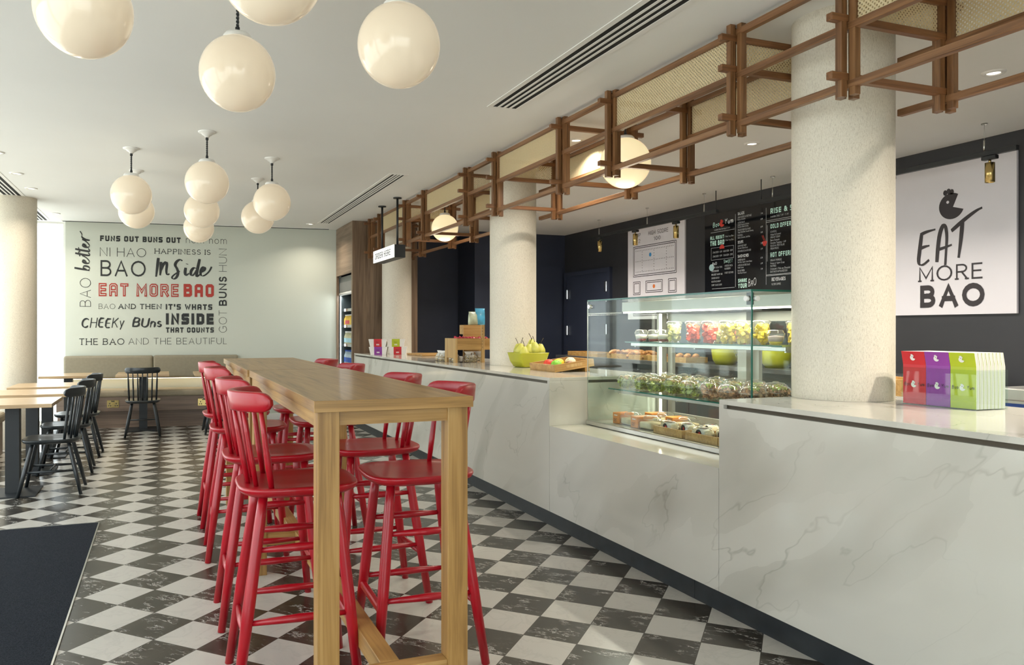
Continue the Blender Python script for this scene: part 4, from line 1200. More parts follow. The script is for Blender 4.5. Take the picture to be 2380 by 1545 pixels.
def crest(m, half, zc, hgt, thick, x_back, sag=.10):
    """curved crest rail: a bent flat band with swept-forward rounded ends"""
    loops = []; N = 28
    prof = [(-1, -.82), (-.72, -1), (.72, -1), (1, -.82), (1, 0), (1, .82), (.72, 1), (-.72, 1), (-1, .82), (-1, 0)]
    for k in range(N + 1):
        t = -1 + 2 * k / N
        t = math.copysign(1 - (1 - abs(t)) ** 1.25, t)
        y = half * t; x = x_back + sag * abs(t) ** 2.1
        n = Vector((1, -sag * 2.1 * abs(t) ** 1.1 * math.copysign(1, t) / half, 0)).normalized()
        e = max(0.0, (abs(t) - .84) / .16); hh = hgt / 2 * math.sqrt(max(.03, 1 - (e * .96) ** 2)); th = thick / 2 * (1 - .35 * e ** 2)
        loops.append([(x + n.x * a_ * th - b_ * hh * .10, y + n.y * a_ * th, zc + b_ * hh) for a_, b_ in prof])
    m.loft(loops, True, True)


def spindle_seat(name, label, cat, mat, loc, rotz, group, H, d, wf, wr, top, nsp, foot, legr, stret):
    o = thing(name, label, cat, loc, rotz, group)
    pl = seat_outline(d, wf, wr)
    def lp(k, z): return [(x * k, y * k, z) for x, y in pl]
    MB().loft([lp(.86, H - .036), lp(.965, H - .024), lp(1.0, H - .010), lp(.992, H - .002), lp(.97, H), lp(.8, H - .003), lp(.4, H - .006)], True, True).build('seat', mat, o)
    xb = -d / 2
    cz = top - .045
    XB_, SG = xb - .014, .125
    m = MB(); crest(m, wf * .465, cz, .072, .028, XB_, SG); m.build('crest_rail', mat, o)
    for k in range(nsp):
        t = -1 + 2 * k / (nsp - 1)
        yb = t * wr * .40; xs = xb + .040 + .075 * t * t
        tt = t * .84; yt = wf * .465 * tt; xt = XB_ + SG * abs(tt) ** 2.1
        r1 = .0105 if abs(t) > .9 else .0088
        a, b = Vector((xs, yb, H - .008)), Vector((xt + .003, yt, cz - .026))
        MB().tube([a, a.lerp(b, .35), a.lerp(b, .7), b], [r1 * .95, r1 * 1.2, r1, r1 * .75], 10).build('spindle', mat, o)
    L = {}
    for sx, sy in ((1, 1), (1, -1), (-1, 1), (-1, -1)):
        a = Vector((sx * d * .30, sy * wr * .32, H - .03)); b = Vector((foot[0] if sx > 0 else foot[1], sy * foot[2], 0)); L[sx, sy] = (a, b)
        MB().tube([a, a.lerp(b, .12), a.lerp(b, .55), b], [legr * .8, legr * .98, legr * 1.08, legr * .82], 14).build('leg', mat, o)
    def at(sx, sy, z): a, b = L[sx, sy]; t = (a.z - z) / a.z; return a.lerp(b, t)
    def bar(p, q, r): MB().tube([p, p.lerp(q, .5), q], [r * .72, r * 1.25, r * .72], 10).build('stretcher', mat, o)
    for z in stret['side']:
        for sy in (1, -1): bar(at(1, sy, z), at(-1, sy, z), stret['r'])
    for z in stret['rear']: bar(at(-1, 1, z), at(-1, -1, z), stret['r'])
    for z in stret.get('front', ()):
        p, q = at(1, 1, z), at(1, -1, z)
        MB().box(p.x - .012, p.x + .014, q.y + .006, p.y - .006, z - .013, z + .016, .005).build('foot_rest', mat, o)
    if stret.get('cross'):
        z = stret['cross']; bar(at(1, 1, z).lerp(at(-1, 1, z), .5), at(1, -1, z).lerp(at(-1, -1, z), .5), stret['r'])
    return o


gs = 'red bar stools along the tall tables'
stool = spindle_seat('bar_stool', 'nearest red spindle-back stool on the window side of the bar table', 'bar stool', 'red', (.475, 2.95, 0), 0, gs, .755, .445, .42, .39, 1.108, 6, (.205, -.235, .195), .0205,
                     {'side': (.53, .28), 'rear': (.235,), 'front': (.245,), 'r': .0125})
for y, lb in ((3.67, 'second red stool from the camera on the window side'), (4.72, 'third red stool from the camera on the window side'), (5.52, 'farthest red stool on the window side of bar tables')):
    dup(stool, (.475, y, 0), random.uniform(-.04, .04), lb)
for x, y, lb in ((.968, 2.99, 'nearest red stool on the counter side, seen beyond the front table legs'), (.972, 3.70, 'second red stool on the counter side, its back against white marble'), (.972, 4.86, 'third red stool on the counter side, mostly behind the tabletop'),
                 (.972, 5.68, 'farthest red stool on the counter side, near the drinks fridge')):
    dup(stool, (x, y, 0), PI + random.uniform(-.04, .04), lb)
stool.rotation_euler.z = -.02

gc = 'black spindle chairs at the dining tables'
chair = spindle_seat('dining_chair', 'nearest black spindle chair at the near left table', 'chair', 'black_lacquer', (-.845, 6.97, 0), PI, gc, .445, .43, .43, .39, .86, 7, (.225, -.225, .20), .0165,
                     {'side': (.19,), 'rear': (), 'r': .0095, 'cross': .19})
dup(chair, (-.845, 7.93, 0), PI + .03, 'second black spindle chair in the row at the left tables')
dup(chair, (-.845, 8.90, 0), PI - .02, 'third black spindle chair in the row at the left tables')
dup(chair, (-.24, 10.28, 0), PI / 2, 'black spindle chair seen from behind, facing the upholstered bench')
dup(chair, (.685, 10.28, 0), PI / 2 + .03, 'black spindle chair mostly hidden behind the red stools')


def dining_table(loc, sx, sy, label, first=[]):
    if first and first[0]['s'] == sx: return dup(first[0], loc, None, label)
    o = thing('dining_table', label, 'table', loc, 0, 'pedestal tables along the window and bench')
    MB().box(-sx / 2, sx / 2, -sy / 2, sy / 2, .712, .742, .002).build('tabletop', 'pale_oak', o)
    MB().box(-.05, .05, -.05, .05, .012, .70).build('pedestal', 'black_metal', o)
    MB().box(-.19, .19, -.21, .21, 0, .012, .002).build('base_plate', 'black_metal', o)
    MB().box(-.2, .2, -.2, .2, .70, .712).build('top_plate', 'black_metal', o)
    o['s'] = sx
    first.append(o)
    return o


dining_table((-1.135, 7.0, 0), .64, .66, 'nearest pale oak table at the left edge with a black pedestal')
dining_table((-1.135, 7.98, 0), .64, .66, 'second pale oak table in the left row')
dining_table((-1.135, 8.94, 0), .64, .66, 'third pale oak table in the left row beside the column')
dining_table((-1.135, 10.85, 0), .60, .70, 'far left pale oak table at the end of the bench', [])
dining_table((-.25, 10.86, 0), .64, .70, 'pale oak table between the back-view chair and the bench', [])
dining_table((.70, 10.76, 0), .64, .70, 'pale oak table glimpsed behind the red stools', [])

# bench along the sage wall (local frame of the wall: x along it, -y into the room)
bn = thing('banquette', 'taupe upholstered bench along the sage wall with lit shelf gap', 'bench', (FWX, FWY, 0), FWR)
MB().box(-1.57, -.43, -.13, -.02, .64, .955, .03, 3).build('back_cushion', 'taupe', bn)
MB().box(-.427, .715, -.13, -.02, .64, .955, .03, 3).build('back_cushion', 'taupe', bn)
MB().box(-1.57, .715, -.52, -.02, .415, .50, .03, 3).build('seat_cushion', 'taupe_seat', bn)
MB().box(-1.57, .715, -.50, -.02, .23, .415).build('apron', 'walnut_b', bn)
MB().box(-1.57, .715, -.44, -.02, 0, .23).build('plinth', 'walnut_b', bn)
MB().box(-1.5, .68, -.085, -.07, .633, .6395).build('led_strip', 'led_bench', bn)
for x0 in (-.88, .27):
    s_ = MB().box(x0 - .075, x0 + .075, -.506, -.50, .275, .375, .003).build('socket_plate', 'brass', bn)
    m = MB()
    for dx in (-.04, .04):
        for ax, az in ((0, .012), (-.012, -.018), (.012, -.018)): m.box(x0 + dx + ax - .006, x0 + dx + ax + .006, -.5075, -.505, .32 + az - .007, .32 + az + .007)
    m.box(x0 - .02, x0 + .02, -.5075, -.505, .355, .366); m.build('socket_hole', 'black_metal', s_)
wb = thing('window_bench', 'wood-fronted upholstered bench under the windows at left edge', 'bench', (-1.9, 8.6, 0))
MB().box(-.28, .30, -.8, .66, .0, .34).build('base', 'walnut_z', wb); MB().box(-.3, .33, -.82, .68, .34, .45, .035, 3).build('cushion', 'taupe_seat', wb)

# entrance mat
mt = thing('entrance_mat', 'dark grey entrance mat set into the tiled floor', 'mat', (-1.3, 3.0, 0))
MB().box(-.94, .885, -4.2, 2.72, -.001, .006, .002).build('carpet', 'mat', mt)
MB().box(.885, .893, -4.2, 2.728, -.001, .008).box(-.94, .893, 2.72, 2.728, -.001, .008).build('metal_edge', 'steel', mt)

# ================================================================== WALL LETTERING
wl = thing('wall_lettering', 'black and red slogan lettering on the sage green wall', 'lettering', (0, 0, 0))


def phrase(s, s0, s1, zb, zt, font=UP, wt=.06, mat='black_ink', off=.002, **k):
    ms = [MB() for _ in s.split()]; text(ms, s, fw(s0, zb), FU, FV, zt - zb, s1 - s0, wt, font, off=off, **k)
    for m in ms: m.build('word', mat, wl)


phrase('FUNS OUT BUNS OUT', -1.13, -.072, 2.542, 2.62, BLK, .27)
phrase('nom nom', 0.0, .556, 2.545, 2.657, UP, .05)
phrase('NI HAO', -1.133, -.533, 2.331, 2.455, UP, .06)
phrase('HAPPINESS IS', -.419, .334, 2.383, 2.456, UP, .11, serif=.13)
phrase('BAO', -1.125, -.537, 2.056, 2.278, UP, .115)
phrase('EAT MORE', -1.148, -.1, 1.777, 1.96, BLK, .25, 'red_ink')
phrase('EAT MORE', -1.148, -.1, 1.777, 1.96, BLK, .055, 'sage', .0055, iw=.25)
phrase('BAO', -.032, .379, 1.779, 1.964, BLK, .25, 'red_ink')
phrase('BAO', -1.148, -.936, 1.601, 1.673, UP, .06, serif=.1)
phrase('AND THEN', -.895, -.328, 1.602, 1.675, UP, .15, serif=.13)
phrase("IT'S WHATS", -.272, .357, 1.596, 1.676, BLK, .25)
phrase('INSIDE', -.27, .377, 1.385, 1.545, BLK, .30)
phrase('THAT COUNTS', -.27, .379, 1.271, 1.346, BLK, .26)
phrase('THE BAO', -1.397, -.817, 1.103, 1.192, UP, .11, serif=.13)
phrase('AND THE BEAUTIFUL', -.763, .558, 1.105, 1.196, UP, .065)
m = MB()
text(m, 'CHEEKy', fw(-1.377, 1.335), FU, FV, .15, .55, .20, UP, slant=.22, script=True, off=.002, gap=.12)
m.build('word', 'black_ink', wl); m = MB()
text(m, 'BUns', fw(-.72, 1.345), FU, FV, .145, .39, .20, UP, slant=.22, script=True, off=.002, gap=.12)
m.build('word', 'black_ink', wl)
# brushed word Inside
BR = {
 'I': (.2, [[(.16, 1.22), (.1, .6), (.02, -.08)]]), 'n': (.62, [[(.06, .95), (.04, .4), (0, .02)], [(.03, .35), (.2, .8), (.36, .98), (.42, .8), (.36, .3), (.42, .02), (.56, .15)]]),
 'S': (.72, [[(.66, 1.05), (.52, 1.16), (.3, 1.0), (.2, .74), (.34, .52), (.42, .2), (.3, -.14), (.1, -.24), (.0, -.1), (.2, .12), (.5, .34)]]), 'i': (.25, [[(.08, .58), (.03, .25), (.08, .0), (.28, .2)], [(.16, .82), (.17, .86)]]),
 'd': (.55, [[(.42, .55), (.24, .6), (.06, .3), (.1, .02), (.26, .08), (.44, .45)], [(.62, 1.2), (.5, .6), (.42, .02), (.46, -.04), (.62, .12)]]), 'e': (.62, [[(.04, .26), (.3, .42), (.34, .62), (.2, .66), (.05, .36), (.08, .04), (.28, .02), (.6, .34), (.74, .68)]]),
 'b': (.5, [[(.22, 1.35), (.1, .6), (.0, .02)], [(.06, .3), (.24, .62), (.42, .5), (.34, .08), (.14, -.02), (.03, .14)]]), 't': (.3, [[(.26, 1.28), (.14, .6), (.06, .04), (.14, -.03), (.32, .14)], [(-.02, .86), (.42, 1.0)]]),
 'r': (.46, [[(.06, .62), (.02, .2), (.0, .0)], [(.03, .3), (.14, .56), (.3, .72), (.5, .66), (.78, .86)]]),
 'E': (.72, [[(.16, 1.0), (.08, .5), (.0, .02), (.2, -.06), (.5, .12)], [(.1, 1.0), (.4, 1.08), (.78, 1.12)], [(.06, .52), (.3, .58), (.52, .6)]]), 'A': (.72, [[(.06, .02), (.1, .5), (.2, 1.05), (.4, 1.3), (.5, .9), (.46, .4), (.42, -.1)], [(.02, .42), (.3, .46), (.7, .55)]]),
 'T': (.7, [[(.36, 1.28), (.3, .7), (.2, .1)], [(-.1, 1.0), (.4, 1.3), (.9, 1.55), (1.15, 1.62)]]),
}


def brushed(mb, word, o, u, v, sc, wt, sx=1.0, off=.002, wid=None):
    if wid: sx = wid / (sum(BR[c][0] + .06 for c in word) * sc)
    x = 0; u_ = Vector(u).normalized()
    for ch in word:
        w_, st_ = BR[ch]; brush(mb, st_, Vector(o) + u_ * (x * sc * sx), u, v, sc, wt, off, sx); x += w_ + .06
    return x * sc * sx


m = MB(); brushed(m, 'InSide', fw(-.405, 2.075), FU, FV, .205, .16, wid=.74); m.build('word', 'black_ink', wl)
# vertical words reading upwards
VU, VV = Vector((0, 0, 1)), -Vector(FU)
m = MB(); text(m, 'BAO', fw(-1.247, 1.631), VU, VV, .142, .394, .05, off=.002); m.build('word', 'black_ink', wl)
m = MB(); brushed(m, 'better', fw(-1.262, 2.13), VU, VV, .145, .15, wid=.50); m.build('word', 'black_ink', wl)
m = MB(); text(m, 'GOT', fw(.558, 1.272), VU, VV, .11, .318, .05, off=.002); m.build('word', 'black_ink', wl)
m = MB(); text(m, 'BUNS', fw(.558, 1.657), VU, VV, .11, .418, .19, off=.002); m.build('word', 'black_ink', wl)
m = MB(); text(m, 'HUN', fw(.558, 2.148), VU, VV, .11, .328, .05, off=.002); m.build('word', 'black_ink', wl)

# ================================================================== POSTERS AND MENU BOARD on the kitchen wall (face -X)
KU, KV = Vector((0, -1, 0)), Vector((0, 0, 1))
XW = WXR - .022


def board(name, label, cat, ya, yb, z0, z1, mat):
    o = thing(name, label, cat, (WXR, ya, z0)); o.location = (0, 0, 0)
    return o, MB().box(XW, WXR - .002, yb, ya, z0, z1).build('panel', mat, o)


# EAT MORE BAO
ps, pan = board('wall_poster', 'white poster reading EAT MORE BAO with a black bun emblem', 'poster', 4.85, 3.845, 1.44, 2.665, 'poster')
k3 = lambda px, py: Vector((XW, 4.85 - (px - 2080) / 284 * 1.005, 2.665 - (py - 415 + .239 * (px - 2080)) / (318 + .218 * (px - 2080)) * 1.225))
m = MB(); emblem(m, (XW, 4.345, 2.31), KU, KV, .105, .0015); m.build('emblem', 'grey_ink', pan)
m = MB(); disc(m, (XW, 4.345 + .03, 2.345), KU, KV, .012, .003, 12); m.build('emblem_eye', 'poster', pan)
m = MB(); brushed(m, 'EAT', (XW, 4.635, 1.865), KU, KV, .245, .15, .95, .0015, wid=.46); m.build('brushed_word', 'grey_ink', pan)
m = MB(); text(m, 'MORE', (XW, 4.625, 1.715), KU, KV, .125, .53, .11, UP, serif=.13, off=.0015); m.build('slab_word', 'grey_ink', pan)
m = MB(); text(m, 'BAO', (XW, 4.615, 1.50), KU, KV, .185, .535, .23, UP, off=.0015); m.build('bold_word', 'grey_ink', pan)

# plain line-pattern poster
mz, pan = board('wall_poster', 'white poster of black double lines and dots above the glass case', 'poster', 8.91, 7.70, 1.452, 2.66, 'poster')
m = MB()
y0, y1 = 8.91, 7.70
text(m, 'HIGH SCORE', (XW, 8.44, 2.545), KU, KV, .05, .42, .10, BLK, off=.0015); text(m, '100', (XW, 8.32, 2.465), KU, KV, .05, .14, .10, UP, off=.0015)
text(m, 'UP', (XW, 8.70, 2.545), KU, KV, .05, .09, .10, BLK, off=.0015); text(m, '02', (XW, 8.72, 2.465), KU, KV, .05, .10, .10, UP, off=.0015)
m.build('print', 'grey_ink', pan)
m = MB()
def rect2(ya, yb, za, zb, w_=.008):
    for g_ in (0, .022):
        a, b, c, d = ya - g_, yb + g_, za + g_, zb - g_
        line2(m, (XW, a, c), (XW, b, c), w_, KU, KV, .0015); line2(m, (XW, a, d), (XW, b, d), w_, KU, KV, .0015)
        line2(m, (XW, a, c), (XW, a, d), w_, KU, KV, .0015); line2(m, (XW, b, c), (XW, b, d), w_, KU, KV, .0015)
rect2(8.78, 7.86, 2.02, 2.42); rect2(8.50, 8.14, 1.80, 1.95)
rect2(8.78, 8.62, 1.78, 1.95); rect2(8.02, 7.86, 1.78, 1.95); rect2(8.78, 7.86, 1.50, 1.72)
m.build('line_print', 'grey_ink', pan)
m = MB()
for zz in (2.36, 2.22, 2.08, 1.66, 1.56):
    for k in range(24): disc(m, (XW, 8.72 - k * .0347, zz), KU, KV, .006, .0015, 6)
for yy in (8.58, 8.32, 8.06):
    for k in range(8): disc(m, (XW, yy, 2.34 - k * .035), KU, KV, .006, .0015, 6)
m.build('dot_print', 'grey_ink', pan)
for cn, cc, yy, zz in (('blue', (.05, .30, .65), 8.40, 2.29), ('orange', (.70, .18, .04), 8.32, 1.875), ('purple', (.40, .05, .40), 8.0, 1.61)):
    m = MB(); disc(m, (XW, yy, zz), KU, KV, .026, .002, 12); m.build('dot_print', plain('print_' + cn, cc, .5), pan)

# black menu board
mb_, pan = board('menu_board', 'glossy black menu board with white and mint lettering', 'menu board', 7.33, 5.2, 1.55, 2.64, 'gloss_black')
W_ = MB(); G_ = MB(); R_ = MB()


def squeeze(mb):
    # lay the three text columns out at the board's own column widths
    for v in mb.bm.verts:
        y = v.co.y
        v.co.y = 6.82 + (y - 6.62) * .725 if y > 6.62 else (6.36 + (y - 5.79) * .554 if y > 5.79 else 6.36 - (5.79 - y) * .62)
        v.co.z = 2.62 - (2.62 - v.co.z) * .655


def wt_(s, y, z, h, width=None, t=.09, mbb=None, font=UP, **k): text(mbb or W_, s, (XW, y, z), KU, KV, h, width, t, font, off=.0015, **k)
for y in (6.62, 5.79): line2(W_, (XW, y, 1.35), (XW, y, 2.58), .004, KU, KV)
line2(W_, (XW, 5.765, 1.72), (XW, 5.765, 2.3), .004, KU, KV)
for a, b, z in ((7.18, 6.64, 2.33), (7.15, 6.64, 1.345), (5.79, 5.1, 2.37), (5.79, 5.1, 2.345), (5.79, 5.1, 1.505), (5.79, 5.1, 1.49)): line2(W_, (XW, a, z), (XW, b, z), .004, KU, KV)
for a, b in (((7.17, 2.06), (6.66, 2.06)), ((7.17, 1.85), (6.66, 1.85)), ((7.17, 1.85), (7.17, 2.06)), ((6.66, 1.85), (6.66, 2.06))): line2(W_, (XW, a[0], a[1]), (XW, b[0], b[1]), .003, KU, KV)
wt_('Bao', 7.13, 2.42, .09, .15, .15, G_, slant=.15, script=True); wt_('Yum', 6.86, 2.44, .09, .19, .15, W_, slant=.15, script=True)
emblem(R_, (XW, 6.92, 2.46), KU, KV, .055, .0015)
wt_('Available Daily Starting at 11 AM', 7.10, 2.36, .026, .36)
wt_('ALL ABOUT', 7.19, 2.205, .062, .32, .22, G_, BLK); wt_('THE BAO', 7.19, 2.10, .085, .32, .26, G_, BLK)
wt_('1. Pick Your Bao', 6.86, 2.215, .026, .2); wt_('2. Pick Your Box', 6.86, 2.15, .026, .2)
m = MB(); m.lathe([(0, 0), (.06, 0), (.055, .04), (.03, .065), (0, .07)], 16)
m = R_; q = [m.bm.verts.new((XW - .0015, 6.92 - .055 * math.cos(a), 2.03 + .075 * math.sin(a))) for a in [PI * k / 10 for k in range(11)]]; m.bm.faces.new(q)
wt_('2 BAO BOX - 6.99', 7.13, 1.965, .032, .21); wt_('6 BAO BOX - 18.99', 6.89, 1.965, .032, .21); wt_('3 BAO BOX - 9.99', 7.13, 1.895, .032, .21); wt_('12 BAO BOX - 29.99', 6.89, 1.895, .032, .21)
wt_('BAO', 7.14, 1.755, .055, .1, .15, W_, slant=.15, script=True); wt_('SWEET', 6.88, 1.77, .06, .2, .13, G_, slant=.15, script=True)
m = MB(); disc(m, (XW, 7.16, 1.72), KU, KV, .06, .0018, 16); squeeze(m); m.build('round_sticker', plain('pale_blue_print', (.30, .45, .48), .5), pan)
for k, s in enumerate(('FRY VEG & TOFU', 'CHEESEBURGER', 'BBQ BEEF SHORT RIB', 'CHICKEN SATAY', 'KUNG PAO SHRIMP', 'CURRY CAULIFLOWER')): wt_(s, 7.16 - .05 * (k == 0), 1.70 - k * .061, .030, len(s) * .0140)
for k, s in enumerate(('CHEESECAKE &', 'RASPBERRY', 'SWEET CUSTARD')): wt_(s, 6.855, 1.71 - k * .05 - .02 * (k == 2), .03, len(s) * .0145)
def sec(title, y, z, rows, prices):
    wt_(title, y, z, .05, len(title) * .030, .17)
    zz = z - .052
    for (a, b), p in zip(rows, prices):
        wt_(a, y, zz, .030, len(a) * .0158); zz -= .036
        wt_(p, 5.93, zz + .03, .026, .055)
        if b:
            for bb in b: wt_(bb, y, zz, .026, len(bb) * .0125); zz -= .034
        zz -= .02
sec('SALADS', 6.55, 2.55, (('ASIAN NOODLE & VEGETABLE', ('Peanut, Coriander',)), ('CAESAR SALAD', ('Grilled Fragrant Chicken,', 'Parmesan Lemon Dressing')), ('CRUNCHY BROCCOLI SALAD', ('Vegan Pulled Beef, Sesame Dressing',)), ('POKE BOWL', ('Salmon, Edamame, Sushi Rice',))), ('7.99', '8.99', '8.99', '10.99'))
sec('SOUPS', 6.55, 2.07, (('CLEAR MISO SOUP', ('Seaweed, Chicken Gyoza',)), ('LEMONGRASS CLAM CHOWDER', ())), ('2.99', '3.99'))
sec('SANDWICHES', 6.55, 1.835, (('SMOKED SALMON', ('Red Onion, Capers, Cream Cheese',)), ('AVOCADO AND EGG SALAD', ('Rocket Leaves',)), ('HAM & CHEESE', ('Grey Poupon Mustard',))), ('8.99', '6.99', '7.99'))
wt_('SHARE', 6.54, 1.42, .06, .24, .22, G_, BLK); wt_('YOUR', 6.54, 1.325, .075, .24, .22, G_, BLK); wt_('BAO', 6.26, 1.345, .13, .21, .10, W_, slant=.15, script=True)
wt_('RISE & SHINE', 5.69, 2.47, .085, .75, .22, G_, BLK); wt_('Available Daily 7 AM - 11 AM', 5.69, 2.41, .03, .40)
wt_('COLD OFFERINGS', 5.69, 2.235, .07, .62, .22, G_, BLK)
for k, s in enumerate(('ACAI BOWL', 'Mango & Coconut', 'ORGANIC YOGURT', 'Berry Compote', 'Granola Topping - 1.49', 'SEASONAL FRUIT SALAD', 'FRESH FRUITS')): wt_(s, 5.69, 2.17 - k * .045, .03, len(s) * .0155)
wt_('HOT OFFERINGS', 5.69, 1.78, .075, .60, .22, G_, BLK)
for k, s in enumerate(('ORGANIC PORRIDGE', 'Honey or Agave Syrup', 'PASTRIES', 'Croissant / Pain au Chocolat', 'BACK BACON & POACHED EGG')): wt_(s, 5.69, 1.715 - k * .045 + .14 * 0, .03, len(s) * .0155)
wt_('BEVERAGES', 5.66, 1.40, .055, .30, .16); wt_('FILTER COFFEE', 5.66, 1.335, .03, .2)
q = [R_.bm.verts.new((XW - .0015, 5.83 - .06 * math.cos(a), 2.05 - .08 * math.sin(a))) for a in [PI * k / 10 for k in range(11)]]; R_.bm.faces.new(q)
for dy in (0, .03): line2(R_, (XW, 5.84 - dy, 2.05), (XW, 5.90 - dy, 2.15), .008, KU, KV)
for q in (W_, G_, R_): squeeze(q)
W_.build('white_lettering', 'white_ink', pan); G_.build('mint_lettering', 'mint_ink', pan); R_.build('red_print', 'red_print', pan)

# ================================================================== TRACK LIGHTS
def track(y0, y1, pr, rods, label):
    o = thing('light_track', label, 'light track', (5.53, y0, 2.58))
    MB().box(-.018, .018, 0, y1 - y0, -.018, .018, .003).build('rail', 'black_metal', o)
    for y in rods: MB().tube([(0, y - y0, .018), (0, y - y0, .10)], [.007, .006], 8).tube([(0, y - y0, .10), (0, y - y0, CEIL - 2.58)], .0016, 6).lathe([(.02, CEIL - 2.58 - .008), (.02, CEIL - 2.58), (0, CEIL - 2.58)], 12, (0, y - y0, 0)).build('suspension_wire', 'steel', o)
    for y in pr: MB().tube([(0, y - y0, .018), (0, y - y0, CEIL - 2.58)], .005, 8).build('power_rod', 'black_metal', o)


track(6.64, 9.2, (6.66,), (7.9, 9.0, 6.85), 'black light track hanging before the line-pattern poster')
track(3.58, 6.02, (6.0,), (3.81, 5.85, 4.9), 'black light track hanging before the menu board and EAT MORE BAO poster')
for y, lb in ((8.98, 'leftmost brass spotlight on the far track'), (8.15, 'brass spotlight before the left side of the line-pattern poster'), (7.34, 'brass spotlight before the right side of the line-pattern poster'),
              (4.58, 'brass spotlight peeping out right of the big column'), (3.77, 'brass spotlight before the EAT MORE BAO poster')):
    o = thing('spotlight', lb, 'spotlight', (5.53, y, 2.56), 0, 'brass track spotlights')
    MB().box(-.022, .022, -.05, .05, -.028, 0, .004).build('adaptor', 'black_metal', o)
    MB().tube([(0, 0, -.028), (0, 0, -.05)], .009, 8).build('swivel', 'brass', o)
    MB().lathe([(0, -.05), (.031, -.05), (.031, -.19), (.027, -.19), (.027, -.18)], 24).build('barrel', 'brass', o)
    MB().lathe([(0, -.181), (.027, -.181)], 20).build('lens', 'led_bench', o)
    sp = D.lights.new('spot_beam', 'SPOT'); sp.energy = 75; sp.color = (1, .90, .78); sp.spot_size = 1.5; sp.spot_blend = .6; sp.shadow_soft_size = .04
    so = D.objects.new('spot_beam', sp); COL.objects.link(so); so.location = (5.53, y, 2.355); so.rotation_euler = (0, math.radians(28), 0)

# ================================================================== BACK COUNTER
bc = thing('back_counter', 'dark back worktop along the kitchen wall', 'worktop', (5.4, 3.9, 0)); bc.location = (0, 0, 0)
MB().box(5.38, WXR, 4.0, 9.95, .90, .945, .003).build('worktop', plain('dark_worktop', (.06, .06, .062), .3), bc)
for k in range(6):
    a = 4.0 + k * .99; MB().box(5.42, WXR, a + .004, a + .986, .1, .90).build('cupboard', plain('cupboard_front', (.045, .048, .055), .4), bc) if k == 0 else MB().box(5.42, WXR, a + .004, a + .986, .1, .90).build('cupboard', D.materials['cupboard_front'], bc)
MB().box(5.46, WXR, 4.0, 9.95, 0, .1).build('plinth', 'black_metal', bc)


def pastry_tray(loc, w_, l_, label): return tray_with(loc, w_, l_, .06, label, 'pastry trays on the back worktop')


pastry_tray((5.6, 8.3, .945), .3, .75, 'wooden tray heaped with croissants on the back worktop'); pastry_tray((5.6, 7.42, .945), .3, .72, 'wooden tray of purple muffins on the back worktop'); pastry_tray((5.62, 9.35, .945), .3, .8, 'empty wooden tray at the far end of back worktop')
cr = None; r_ = random.Random(11)
for k in range(36):
    loc = (5.49 + .11 * (k % 3), 7.98 + .056 * (k // 3), .975 + .035 * ((k // 3) % 2) + .015 * (k % 2))
    if cr is None:
        L = []
        for i in range(11):
            t = -1 + 2 * i / 10; a = t * 1.1; rad = .030 * (1 - abs(t) ** 1.8 * .75) * (1.08 if i % 2 else .95); c = Vector((.06 * math.cos(a) - .05, .07 * math.sin(a), 0))
            n_ = Vector((math.cos(a), math.sin(a), 0)); L.append([tuple(c + n_ * rad * math.cos(2 * PI * q / 10) + Vector((0, 0, rad * math.sin(2 * PI * q / 10)))) for q in range(10)])
        cr = MB().loft(L, True, True).build('croissant', fm['pastry']); tag(cr, 'golden croissant in the heaped wooden tray behind the glass case', 'croissant', 'croissants on the back worktop'); cr.location = loc
    else:
        o = cr.copy(); COL.objects.link(o); o.location = loc; o.rotation_euler = (r_.uniform(-.4, .4), r_.uniform(-.3, .3), r_.uniform(0, 6))
mf = None
for k in range(8):
    loc = (5.53 + .12 * (k % 2), 7.14 + .14 * (k // 2), .955)
    if mf is None:
        mf = thing('muffin', 'muffin in a purple paper case on the back worktop tray', 'muffin', loc, 0, 'purple-cased muffins')
        MB().lathe([(0, 0), (.028, 0), (.037, .045)], 16).build('paper_case', 'purple_card', mf); MB().lathe([(.037, .045), (.043, .052), (.036, .075), (.015, .088), (0, .09)], 16).build('crumb', fm['pastry'], mf)
    else: dup(mf, loc)
for y, lb in ((6.62, 'lime green bucket on the back worktop, left one seen through the case'), (5.9, 'lime green bucket on the back worktop, right one')):
    tag(MB().lathe([(0, 0), (.10, 0), (.13, .05), (.155, .22), (.15, .222), (.125, .05), (0, .012)], 24).build('bucket', 'lime', None, (5.62, y, .945)), lb, 'bucket')
bk = thing('wire_basket', 'wire basket of red apples on the back worktop', 'basket', (5.6, 6.26, .945))
m = MB()
for z, q in ((.004, .085), (.06, .105), (.12, .125), (.19, .145)): m.tube([(q * math.cos(2 * PI * k / 20), q * math.sin(2 * PI * k / 20), z) for k in range(21)], .003, 6, False)
for k in range(10): a = 2 * PI * k / 10; m.tube([(.085 * math.cos(a), .085 * math.sin(a), .004), (.145 * math.cos(a), .145 * math.sin(a), .19)], .002, 6)
m.build('wire_frame', 'chrome', bk)
ap = None
am = plain('apple_skin', (.42, .05, .025), .3, coat=.2, var=.5, vscale=16)
for k in range(11):
    a = k * 2.2; q = .05 if k < 9 else .0
    loc = (5.6 + q * math.cos(a), 6.26 + q * math.sin(a), .985 + .055 * (k // 4))
    if ap is None: ap = MB().lathe([(0, -.030), (.014, -.034), (.034, -.016), (.038, .006), (.030, .028), (.012, .032), (0, .024)], 16).build('apple', am); tag(ap, 'red apple in the wire basket behind the glass case', 'apple', 'apples in the wire basket'); ap.location = loc
    else: o = ap.copy(); COL.objects.link(o); o.location = loc; o.rotation_euler = (k, k * .7, 0)
